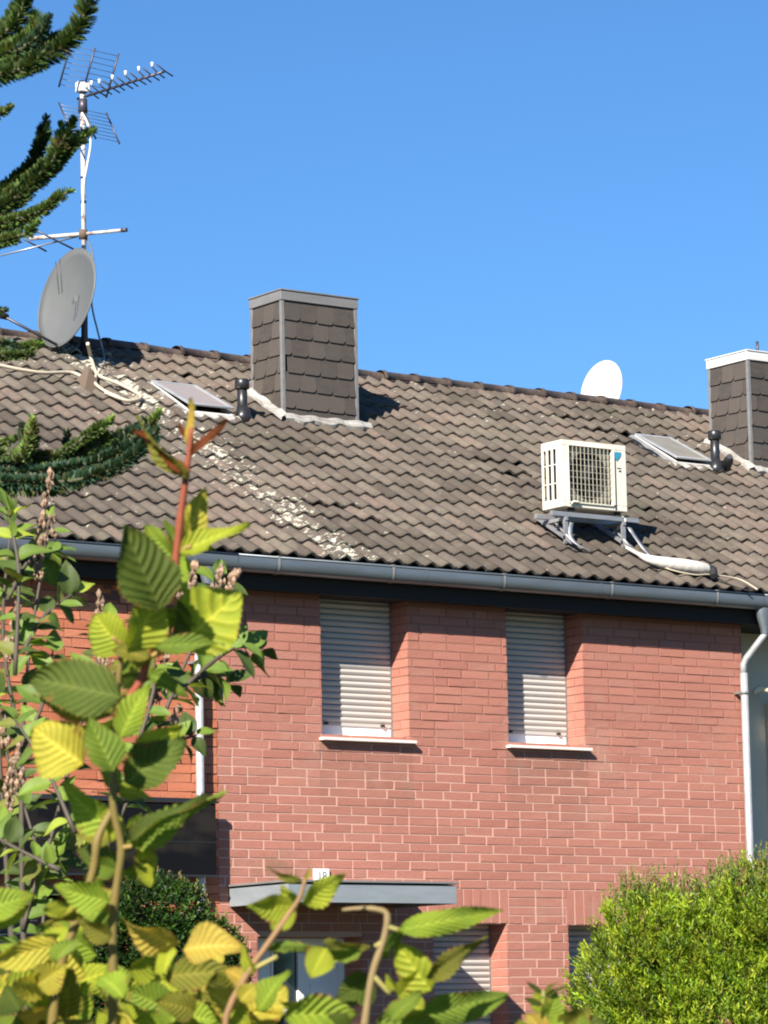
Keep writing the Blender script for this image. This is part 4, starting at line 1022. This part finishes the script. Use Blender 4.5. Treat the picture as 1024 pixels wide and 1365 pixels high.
for i in range(125):
    x = r2.uniform(-30, 345); ytop = 1262 + (30 if x > 290 else 0) + (25 if x < 60 else 0) - (20 if 60 < x < 150 else 0) + 14 * math.sin(x * .045); y = r2.uniform(ytop + 10, 1440)
    a = r2.uniform(-.2, math.pi + .2); L = r2.uniform(48, 92)
    b = (x, y); t = (x + L * math.cos(a), max(y - L * math.sin(a) * .8, ytop - 8))
    if math.dist(b, t) < 35: t = (x + 40 * (1 if math.cos(a) > 0 else -1), y - 14)
    hero(A1, b, t, r2.uniform(34, 58), r2.choice(cl), d=r2.uniform(3.1, 3.75), dz=r2.uniform(-.05, .05), roll=r2.uniform(-55, 55), curl=r2.uniform(.1, .6), wavy=r2.uniform(.04, .12), blunt=r2.uniform(0, .9), amp=r2.uniform(.012, .024), seed=i)
for i in range(26):                      # smaller leaves along both stems
    x, y = [(156, 900), (154, 975), (151, 1073), (160, 1130), (151, 1221), (105, 1221), (125, 1158), (200, 860), (190, 900), (236, 740)][i % 10]
    a = r2.uniform(0, 2 * math.pi); L = r2.uniform(34, 66); y += r2.uniform(-25, 25)
    hero(A1, (x + 6 * math.cos(a), y), (x + L * math.cos(a), y - L * math.sin(a) * .8), r2.uniform(24, 44), r2.choice(['lime', 'green', 'bright', 'olive', 'dark', 'yellow']), d=r2.uniform(3.22, 3.4), dz=r2.uniform(-.04, .04), roll=r2.uniform(-60, 60), curl=r2.uniform(.1, .7), wavy=r2.uniform(.06, .14), seed=500 + i)
for x in (20, 110, 215, 260, 300):
    stemtube('stem', A1, [W(x + 20, 1560, 3.7), W(x + 8, 1440, 3.7), W(x, 1330, 3.7)], [.004, .003, .0015], (.12, .11, .04))
# --- foreground alder, centre
d1 = 3.0
A2 = thing('alder_shrub', 'nearby alder branches with broad ribbed leaves at the bottom centre, before the front door', 'shrub', (W(500, 1400, d1).x, W(500, 1400, d1).y, 0))
lo2 = W(470, 1520, d1)
stemtube('stem', A2, [Vector((lo2.x, lo2.y, gz(lo2.x, lo2.y) - .05)), lo2, W(484, 1400, d1), W(487, 1362, d1), W(497, 1297, d1), W(512, 1252, d1), W(516, 1219, d1), W(500, 1212, d1), W(478, 1211, d1), W(456, 1213, d1)], [.004, .0036, .0031, .0026, .0012], (.24, .17, .08))
stemtube('stem', A2, [Vector((lo2.x - .04, lo2.y, gz(lo2.x, lo2.y) - .05)), W(330, 1480, d1), W(300, 1370, d1), W(329, 1300, d1), W(362, 1252, d1), W(399, 1198, d1), W(407, 1172, d1)], [.0034, .0031, .0026, .0016], (.26, .15, .07))
for q in [((515, 1235), (532, 1240)), ((512, 1255), (500, 1262)), ((330, 1296), (370, 1275)), ((497, 1300), (520, 1325))]:
    stemtube('leaf_stalk', A2, [W(*q[0], d1), W(*q[1], d1)], .0022, (.3, .26, .08))
HL2 = [((528, 1240), (672, 1214), 36, 'bright', dict(roll=8, curl=-.05, fold=.15, veins=11)), ((566, 1304), (648, 1246), 30, 'olive', dict(roll=-30, curl=-.05, fold=.4, veins=12, amp=.022)),
       ((560, 1356), (680, 1326), 48, 'green', dict(roll=-12, curl=.05, fold=.2, veins=12, amp=.024)), ((575, 1322), (524, 1256), 52, 'lime', dict(roll=15, curl=.35, blunt=.5, veins=7)),
       ((530, 1330), (575, 1290), 40, 'lime', dict(roll=-30, curl=.3)), ((394, 1206), (328, 1212), 40, 'lime', dict(roll=28, curl=.15, blunt=.9)), ((392, 1206), (360, 1240), 40, 'lime', dict(roll=-20, curl=.1, blunt=.8)),
       ((396, 1212), (372, 1180), 26, 'lime', dict(roll=20)), ((402, 1206), (464, 1164), 36, 'lime', dict(roll=-25, curl=.1, blunt=.3)), ((484, 1268), (354, 1266), 26, 'green', dict(roll=40, curl=.12, fold=.4)),
       ((436, 1262), (412, 1304), 42, 'lime', dict(roll=-15, curl=.2, blunt=.5)), ((430, 1256), (494, 1270), 24, 'olive', dict(roll=-40)), ((404, 1176), (352, 1160), 12, 'olive', dict(roll=40)), ((407, 1174), (414, 1156), 7, 'yellow', dict()),
       ((500, 1306), (446, 1336), 50, 'dark', dict(roll=10, curl=.2)), ((500, 1272), (545, 1240), 30, 'green', dict(roll=-35, dz=.03)), ((376, 1352), (482, 1356), 58, 'bright', dict(roll=-15, curl=.3, veins=8, amp=.022, blunt=.5)), ((428, 1350), (368, 1338), 26, 'green', dict(roll=30)),
       ((520, 1362), (560, 1318), 36, 'green', dict(roll=40)), ((528, 1320), (512, 1300), 18, 'lime', dict(roll=40)), ((500, 1362), (600, 1375), 60, 'green', dict(roll=-10)), ((470, 1375), (420, 1362), 46, 'dark', dict(roll=10)), ((565, 1350), (530, 1328), 30, 'lime', dict(roll=-30, curl=.5)),
       ((338, 1300), (318, 1258), 18, 'lime', dict(roll=30)), ((330, 1310), (300, 1290), 30, 'gold', dict(roll=-20)), ((320, 1335), (342, 1310), 30, 'yellow', dict(roll=10)), ((305, 1350), (335, 1372), 40, 'lime', dict(roll=10))]
for b, t, wd, c, kw in HL2: hero(A2, b, t, wd, c, d=d1 + rnd.uniform(-.04, .04), **kw)
# --- small seedling at the bottom right of centre
A3 = thing('seedling', 'small out of focus leafy seedling at the bottom edge left of the round bush', 'shrub', (W(730, 1420, 3.4).x, W(730, 1420, 3.4).y, 0))
stemtube('stem', A3, [W(735, 1560, 3.4), W(730, 1400, 3.4), W(724, 1320, 3.4)], [.005, .003, .002], (.2, .2, .05))
for b, t, wd, c, rl in [((726, 1350), (712, 1322), 26, 'lime', 10), ((728, 1365), (745, 1322), 34, 'bright', -20), ((724, 1325), (700, 1308), 8, 'dark', 20), ((724, 1326), (744, 1306), 8, 'olive', 40), ((725, 1330), (752, 1312), 8, 'dark', 30), ((722, 1340), (698, 1330), 10, 'dark', 0),
                        ((735, 1385), (810, 1358), 60, 'dark', 20), ((745, 1375), (790, 1346), 44, 'olive', -25), ((730, 1380), (700, 1350), 36, 'gold', 20), ((770, 1390), (770, 1348), 50, 'green', 10), ((730, 1385), (735, 1345), 50, 'bright', 25), ((750, 1400), (830, 1385), 60, 'dark', 20), ((700, 1400), (690, 1358), 40, 'olive', 20)]:
    hero(A3, b, t, wd, c, d=3.4, roll=rl)

# --- lilac (7 m away) with brown seed heads
LV = []
for i in range(12):
    c = ['green', 'green', 'dark', 'bright', 'green', 'dark', 'olive', 'bright', 'green', 'dark', 'lime', 'green'][i]
    vs, fs, vw = leaf_geo(.062, .036, segs=8, fold=.3, curl=.3 + .1 * (i % 3), veins=3, serr=0, seed=i, amp=.004)
    k = .8 if i % 2 else 1.0
    cc = tuple(np.array(GRN[c]) * np.array((1.0, 1.02, 1.5)) * k)
    LV.append(leafmesh('leaf', vs, fs, leafcol(cc, vw, rnd), M_lilac))
dl = 6.5
LI = thing('lilac_shrub', 'green lilac shrub with small pointed leaves and brown seed heads, left side behind the alder', 'shrub', (W(60, 1400, dl).x, W(60, 1400, dl).y, 0))
r3 = random.Random(5)
def lleaf(P, dirv, sc=1.0):
    dirv = dirv.normalized(); n0 = Vector((r3.uniform(-.6, .6), r3.uniform(-.6, .6), 1)) - fw * .5
    sd = dirv.cross(n0).normalized(); nn = sd.cross(dirv)
    m = Matrix.Identity(4); m.col[0] = (*(sd * sc), 0); m.col[1] = (*(dirv * sc), 0); m.col[2] = (*(nn * sc), 0); m.translation = P
    link('leaf', r3.choice(LV), LI, mat4=m)
NL = [0]
BR = [([(40, 1450), (30, 1200), (30, 1000), (40, 860), (56, 760), (64, 700)], 11), ([(20, 1300), (5, 1100), (-5, 900), (-8, 800)], 9), ([(30, 1250), (70, 1110), (104, 980), (130, 880), (142, 830)], 11), ([(40, 1330), (60, 1200), (40, 1100), (10, 1010), (-5, 950)], 10),
      ([(120, 1180), (200, 1000), (240, 900), (276, 820), (290, 770)], 11), ([(232, 930), (280, 885), (318, 862), (345, 868)], 6), ([(232, 920), (262, 905), (285, 900), (304, 912)], 6), ([(30, 870), (60, 820), (100, 790)], 5), ([(30, 1000), (60, 930), (70, 870)], 6), ([(80, 1160), (20, 1130), (-15, 1110)], 6),
      ([(100, 1110), (60, 1020), (20, 960)], 7), ([(150, 1060), (210, 1000), (262, 980)], 7), ([(30, 1000), (4, 850), (15, 700)], 8), ([(10, 800), (40, 745), (75, 735)], 5), ([(30, 1240), (60, 1150), (112, 1130)], 7), ([(20, 900), (25, 760), (10, 680)], 6), ([(170, 1030), (205, 920), (200, 840)], 7)]
for k, (pts, nn_) in enumerate(BR):
    dd = dl + r3.uniform(-.4, .4)
    P = [W(x, y, dd + .05 * i) for i, (x, y) in enumerate(pts)]
    stemtube('branch', LI, P, [.008 if k < 2 else .0045, .0035, .002], (.075, .06, .045))
    tot = len(P) - 1
    for i in range(nn_):
        t = (i + .6) / nn_ * tot; a = min(int(t), tot - 1); q = P[a].lerp(P[a + 1], t - a); ax = (P[a + 1] - P[a]).normalized()
        if q.z < 1.5 and W(0, 1365, dl).z > q.z: continue
        sd = ax.cross(fw).normalized()
        for sg in (-1, 1):
            o_ = Vector((r3.uniform(-.4, .4), r3.uniform(-.4, .4), r3.uniform(-.5, .35)))
            lleaf(q, ax * .5 + sd * sg * .9 + o_ , r3.uniform(.65, 1.15))
        if r3.random() < .45: lleaf(q, ax + fw * -.6 + Vector((r3.uniform(-.5, .5), 0, -.4)), r3.uniform(.6, 1))
    lleaf(P[-1], P[-1] - P[-2], .9)
lleaf(W(296, 905, dl), W(300, 930, dl) - W(290, 900, dl), .75); lleaf(W(322, 858, dl), W(356, 874, dl) - W(322, 858, dl), .85)
def seedhead(pa, pb, nb=46):
    A_, B_ = W(*pa, dl), W(*pb, dl); mb = MB(); axv = B_ - A_; cols = []
    sd = axv.cross(fw).normalized(); oth = axv.cross(sd).normalized()
    for i in range(nb):
        t = r3.random(); rr = .022 * (1 - t * .8) * r3.uniform(.2, 1); a = r3.uniform(0, 6.28)
        c = A_ + axv * t + sd * rr * math.cos(a) + oth * rr * math.sin(a); s = r3.uniform(.003, .0065)
        mb.add([c + Vector((s, 0, 0)), c - Vector((s, 0, 0)), c + Vector((0, s, 0)), c - Vector((0, s, 0)), c + Vector((0, 0, s * 1.6)), c - Vector((0, 0, s * 1.6))], [(0, 2, 4), (2, 1, 4), (1, 3, 4), (3, 0, 4), (2, 0, 5), (1, 2, 5), (3, 1, 5), (0, 3, 5)])
        cols += [tuple(np.array((.25, .155, .1)) * r3.uniform(.5, 1.3))] * 8
    link('seed_head', leafmesh('seed_head', mb.v, mb.f, cols, M_stem, False), LI)
for a_, b_ in [((60, 720), (67, 628)), ((50, 770), (58, 690)), ((136, 850), (132, 790)), ((205, 930), (232, 830)), ((4, 1120), (18, 1010)), ((20, 1060), (30, 980)), ((275, 835), (296, 755)), ((190, 960), (214, 900)), ((15, 880), (24, 800)), ((120, 930), (140, 860)), ((250, 800), (262, 750)), ((6, 1000), (-6, 930)), ((212, 1010), (240, 940)), ((150, 905), (120, 850)), ((290, 800), (318, 760))]:
    seedhead(a_, b_)

# --- fir boughs reaching in from the left
FI = thing('fir_tree', 'dark green fir with thick bristly upturned shoots reaching in from the top left', 'tree', (W(-420, 900, 7.6).x, W(-420, 900, 7.6).y, 0))
tb = W(-420, 900, 7.6); tb.z = gz(tb.x, tb.y)
stemtube('trunk', FI, [tb - Vector((0, 0, .1)), tb + Vector((0, 0, 2)), tb + Vector((0, 0, 4.6))], [.12, .09, .04], (.1, .075, .055), M_bark, 12)
r4 = random.Random(11)
def shoot(pts, wpx, tone, dd=7.2, parent_q=None, tipk=.75, n_mul=1.0):
    P0 = [W(x, y, dd + q) for (x, y, q) in [(p + (0,))[:3] for p in pts]]; P = []
    for i in range(len(P0) - 1):
        p0, p1, p2, p3 = P0[max(i - 1, 0)], P0[i], P0[i + 1], P0[min(i + 2, len(P0) - 1)]
        for k in range(6):
            t = k / 6; P.append(0.5 * ((2 * p1) + (-p0 + p2) * t + (2 * p0 - 5 * p1 + 4 * p2 - p3) * t * t + (-p0 + 3 * p1 - 3 * p2 + p3) * t ** 3))
    P.append(P0[-1])
    br = stemtube('branch', FI, P0, [.007, .005, .003], (.05, .055, .02))
    L = sum((P[i + 1] - P[i]).length for i in range(len(P) - 1)); nl = px(wpx, dd) / 2
    vs, fs, cols = [], [], []
    N = int(L / .00022 * n_mul); N = min(N, 4200)
    cum = np.cumsum([0] + [(P[i + 1] - P[i]).length for i in range(len(P) - 1)])
    base_c = np.array({'d': (.055, .095, .022), 'm': (.09, .145, .032), 'l': (.17, .24, .06), 'b': (.035, .075, .04)}[tone])
    bald = r4.uniform(0, 50)
    for q in range(N):
        u = (q + r4.random()) / N * L
        if mnoise.noise(Vector((u * 38, bald, 0))) > .28 and r4.random() < .75: continue
        a = min(int(np.searchsorted(cum, u, 'right')) - 1, len(P) - 2); a = max(a, 0)
        f_ = (u - cum[a]) / max(1e-6, cum[a + 1] - cum[a]); c = P[a].lerp(P[a + 1], f_); ax = (P[a + 1] - P[a]).normalized()
        o1 = ax.orthogonal().normalized(); o2 = ax.cross(o1); an = r4.uniform(0, 2 * math.pi); rd = o1 * math.cos(an) + o2 * math.sin(an)
        te = min(1, (L - u) / (nl * 1.6)); fwd = .30 + .9 * (1 - te)
        dv = (rd + ax * fwd + UZ * .25).normalized(); ln = nl * r4.uniform(.85, 1.25) * (.7 + .3 * te)
        wv = dv.cross(rd + ax * .3 + Vector((.1, .2, .1))).normalized() * .0021
        k0 = len(vs); vs += [c - wv, c + wv, c + dv * ln * .8 + wv * .9, c + dv * ln, c + dv * ln * .8 - wv * .9]
        fs.append((k0, k0 + 1, k0 + 2, k0 + 3, k0 + 4))
        g_ = base_c * r4.uniform(.6, 1.35) * (1 + .9 * (1 - min(1, (L - u) / .03)) if tone in 'ml' else 1)
        if r4.random() < .06 or (mnoise.noise(Vector((u * 25, bald + 9, 4))) > .35 and r4.random() < .5): g_ = np.array((.12, .09, .03))
        cols.append(tuple(g_))
    o = link('needles', leafmesh('needles', vs, fs, cols, M_needle, False), br); o['kind'] = 'stuff'
SH = [([(-60, 120), (20, 92), (70, 72), (104, 40), (124, -14)], 26, 'd'), ([(-60, 105), (10, 82), (60, 66), (92, 44)], 24, 'd'), ([(-30, 60), (5, 40), (26, 10), (34, -20)], 22, 'd'), ([(-40, 75), (0, 50), (25, 22), (38, -20)], 20, 'd'),
      ([(-30, 95), (10, 76), (34, 48), (46, 22)], 28, 'l'), ([(-30, 80), (20, 66), (48, 44), (60, 26)], 24, 'm'), ([(-40, 110), (0, 95), (24, 78)], 22, 'm'), ([(0, 100), (40, 88), (64, 62)], 20, 'd'), ([(20, 70), (50, 50), (66, 22)], 16, 'b'),
      ([(-30, 165), (-4, 155), (15, 142)], 13, 'm'), ([(-40, 175), (-12, 160), (-2, 140)], 14, 'd'),
      ([(-50, 300), (0, 258), (40, 222), (56, 186), (62, 158)], 18, 'd'), ([(-50, 306), (10, 262), (58, 222), (76, 190), (82, 166)], 17, 'm'), ([(-50, 300), (20, 264), (66, 220), (88, 180), (98, 160)], 18, 'd'), ([(-40, 308), (20, 272), (70, 226), (100, 190), (124, 174)], 17, 'm'), ([(20, 262), (60, 236), (92, 198), (108, 182)], 15, 'm'),
      ([(-50, 312), (10, 296), (50, 284), (80, 262), (97, 254)], 15, 'm'), ([(-50, 330), (0, 322), (34, 312), (50, 296)], 16, 'm'), ([(-30, 300), (24, 292), (60, 276)], 14, 'b'), ([(-40, 300), (0, 275), (30, 252)], 16, 'd'), ([(-40, 320), (10, 306), (40, 296)], 14, 'b'),
      ([(-40, 420), (-10, 416), (8, 413)], 11, 'd'), ([(-40, 472), (10, 468), (56, 458)], 13, 'm'), ([(-30, 476), (20, 474), (44, 472)], 12, 'd'), ([(-50, 458), (0, 456), (26, 462)], 10, 'b'),
      ([(-60, 614), (20, 622), (80, 612), (140, 600), (188, 568)], 19, 'b'), ([(-60, 640), (20, 643), (90, 642), (150, 626), (194, 594), (208, 574)], 18, 'b'), ([(-60, 604), (10, 606), (70, 610), (120, 598), (160, 574)], 15, 'd'), ([(-60, 630), (30, 632), (90, 624), (140, 612), (196, 580)], 17, 'b'),
      ([(80, 612), (110, 598), (134, 576), (150, 556)], 13, 'l'), ([(84, 604), (104, 590), (124, 574), (142, 562)], 12, 'm'), ([(20, 615), (38, 592), (44, 560)], 16, 'l'), ([(34, 615), (46, 590), (42, 556)], 12, 'm'), ([(84, 606), (90, 590), (89, 576)], 14, 'b'), ([(-20, 600), (8, 590), (22, 584)], 12, 'l'), ([(150, 612), (185, 592), (192, 560)], 16, 'b'),
      ([(176, 590), (196, 574), (204, 560), (212, 548)], 14, 'l'), ([(30, 640), (50, 634), (64, 618)], 18, 'l'), ([(60, 640), (100, 632), (140, 618)], 14, 'l'), ([(0, 648), (60, 650), (120, 640)], 20, 'd'), ([(188, 600), (206, 584), (210, 570)], 14, 'b'), ([(26, 610), (30, 590), (28, 566)], 10, 'b')]
for pts, wd, tone in SH: shoot(pts, wd * 1.38, tone, dd=7.2 + r4.uniform(-.15, .15))
limbs = [((-50, 112), 3), ((-50, 304), 3), ((-60, 628), 3), ((-45, 465), 2), ((-40, 418), 2), ((-35, 170), 2), ((-45, 60), 2)]
for (q, n_) in limbs:
    e_ = W(q[0], q[1], 7.3); s_ = tb.copy(); s_.z = e_.z - .12
    stemtube('branch', FI, [s_, s_.lerp(e_, .5) + Vector((0, 0, -.05)), e_], [.028, .018, .009], (.1, .075, .055), M_bark)

# --- rounded bushes near the houses
def bush(parent, blobs, n, lf, cols, upv, seed, tops=0, fill=True, wisp=None, lumpy=.3, spray=False):
    r_ = random.Random(seed); vs, fs, cc = [], [], []
    def put(c, dv, ln, wd, col):
        sd = dv.cross(Vector((r_.uniform(-1, 1), r_.uniform(-1, 1), r_.uniform(-1, 1)))).normalized() * wd * .5; nn = dv.cross(sd).normalized() * wd * .22
        k = len(vs); vs.extend([c, c + dv * ln * .45 + sd + nn, c + dv * ln, c + dv * ln * .45 - sd + nn]); fs.append((k, k + 1, k + 2)); fs.append((k, k + 2, k + 3)); cc.extend([col, col])
    vol = sum(b[1] ** 2 for b in blobs)
    for (C_, r0, sx) in blobs:
        m = int(n * r0 ** 2 / vol)
        for q in range(m):
            z = r_.uniform(-.75, 1); a = r_.uniform(0, 2 * math.pi); rr = math.sqrt(1 - z * z); nv = Vector((rr * math.cos(a), rr * math.sin(a), z))
            if nv.dot(fw) > .45: continue
            lump = 1 + lumpy * mnoise.noise(nv * 3.1 + C_) + lumpy * .7 * mnoise.noise(nv * 7 + C_)
            dep = 1 - .30 * r_.random() ** 1.6
            c = C_ + Vector((nv.x * r0 * sx, nv.y * r0 * sx, nv.z * r0)) * lump * dep
            ax = (nv * (1 - upv) + UZ * upv + Vector((r_.uniform(-.35, .35), r_.uniform(-.35, .35), r_.uniform(-.2, .2)))).normalized()
            sl_ = r_.uniform(.05, .11) * (2.0 if spray else 1.0)
            col = np.array(r_.choice(cols)) * r_.uniform(.7, 1.25) * (1 + .55 * mnoise.noise(c * 4.5))
            if mnoise.noise(c * 6.0 + Vector((7, 3, 1))) > .33: continue
            nsp = 9 if spray else 5
            for s_ in range(nsp):
                p = c + ax * sl_ * s_ / nsp
                dv = (ax * (1.0 if spray else .7) + Vector((r_.uniform(-1, 1), r_.uniform(-1, 1), r_.uniform(-.4, .7)))).normalized()
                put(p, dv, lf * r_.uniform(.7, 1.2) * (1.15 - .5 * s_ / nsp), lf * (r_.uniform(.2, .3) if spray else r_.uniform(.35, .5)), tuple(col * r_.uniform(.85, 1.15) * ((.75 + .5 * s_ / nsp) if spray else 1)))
    if wisp:
        for q in range(wisp[0]):
            C_, r0, sx = r_.choice(wisp[1]); a = r_.uniform(-1, 1); y_ = r_.uniform(-.4, .3)
            c = C_ + rt * (a * r0 * .9) + Vector((0, y_ * r0, math.sqrt(max(0, 1 - a * a * .8)) * r0 * .93))
            ax = (UZ + Vector((r_.uniform(-.25, .25), r_.uniform(-.25, .25), 0))).normalized(); L = r_.uniform(.08, .34) * wisp[2]
            for s_ in range(12):
                p = c + ax * L * s_ / 12; dv = (ax * .9 + Vector((r_.uniform(-.7, .7), r_.uniform(-.7, .7), .2))).normalized()
                put(p, dv, lf * .75 * (1 - .03 * s_), lf * .26, tuple(np.array(r_.choice([(.25, .26, .06), (.18, .25, .05), (.28, .19, .08), (.15, .24, .04)])) * r_.uniform(.8, 1.15)))
    o = link('foliage', leafmesh('foliage', vs, fs, cc, M_bush, False), parent); o['kind'] = 'stuff'
    if fill:
        mb = MB()
        for (C_, r0, sx) in blobs:
            for q in range(9):
                a = r_.uniform(0, 6.28); e_ = C_ + Vector((math.cos(a) * r0 * sx * .6, math.sin(a) * r0 * .6, r_.uniform(-.2, .7) * r0)); s_ = Vector((C_.x, C_.y, C_.z - r0)); mb.tube([s_, s_.lerp(e_, .5) + Vector((0, 0, .05)), e_], [.012, .008, .004], 5)
        link('branch', leafmesh('branch', mb.v, mb.f, [(.07, .05, .03)] * len(mb.f), M_bark), parent)
db = 29.5
P_ = lambda x, y, rp, d=db, sx=1.0: (W(x, y, d), rp * d / F, sx)
bl = [P_(862, 1310, 80), P_(836, 1350, 66), P_(850, 1240, 40), P_(940, 1290, 84), P_(1030, 1250, 84), P_(905, 1390, 110), P_(1010, 1370, 120), P_(1090, 1270, 90), P_(884, 1245, 48), P_(940, 1430, 150), P_(985, 1240, 58)]
BU = thing('round_bush', 'yellow green feathery bush in front of the brick wall at the lower right', 'bush', (bl[5][0].x, bl[5][0].y, .4))
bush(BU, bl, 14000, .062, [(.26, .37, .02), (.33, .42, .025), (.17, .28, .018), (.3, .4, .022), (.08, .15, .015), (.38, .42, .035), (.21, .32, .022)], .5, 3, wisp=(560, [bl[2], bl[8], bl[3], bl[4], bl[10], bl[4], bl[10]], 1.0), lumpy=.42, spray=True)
stk = MB().tube([Vector((bl[5][0].x, bl[5][0].y, .3)), bl[5][0] + Vector((0, 0, -.3))], .05, 8); link('trunk', leafmesh('trunk', stk.v, stk.f, [(.08, .06, .04)] * len(stk.f), M_bark), BU)
dk = 28.6
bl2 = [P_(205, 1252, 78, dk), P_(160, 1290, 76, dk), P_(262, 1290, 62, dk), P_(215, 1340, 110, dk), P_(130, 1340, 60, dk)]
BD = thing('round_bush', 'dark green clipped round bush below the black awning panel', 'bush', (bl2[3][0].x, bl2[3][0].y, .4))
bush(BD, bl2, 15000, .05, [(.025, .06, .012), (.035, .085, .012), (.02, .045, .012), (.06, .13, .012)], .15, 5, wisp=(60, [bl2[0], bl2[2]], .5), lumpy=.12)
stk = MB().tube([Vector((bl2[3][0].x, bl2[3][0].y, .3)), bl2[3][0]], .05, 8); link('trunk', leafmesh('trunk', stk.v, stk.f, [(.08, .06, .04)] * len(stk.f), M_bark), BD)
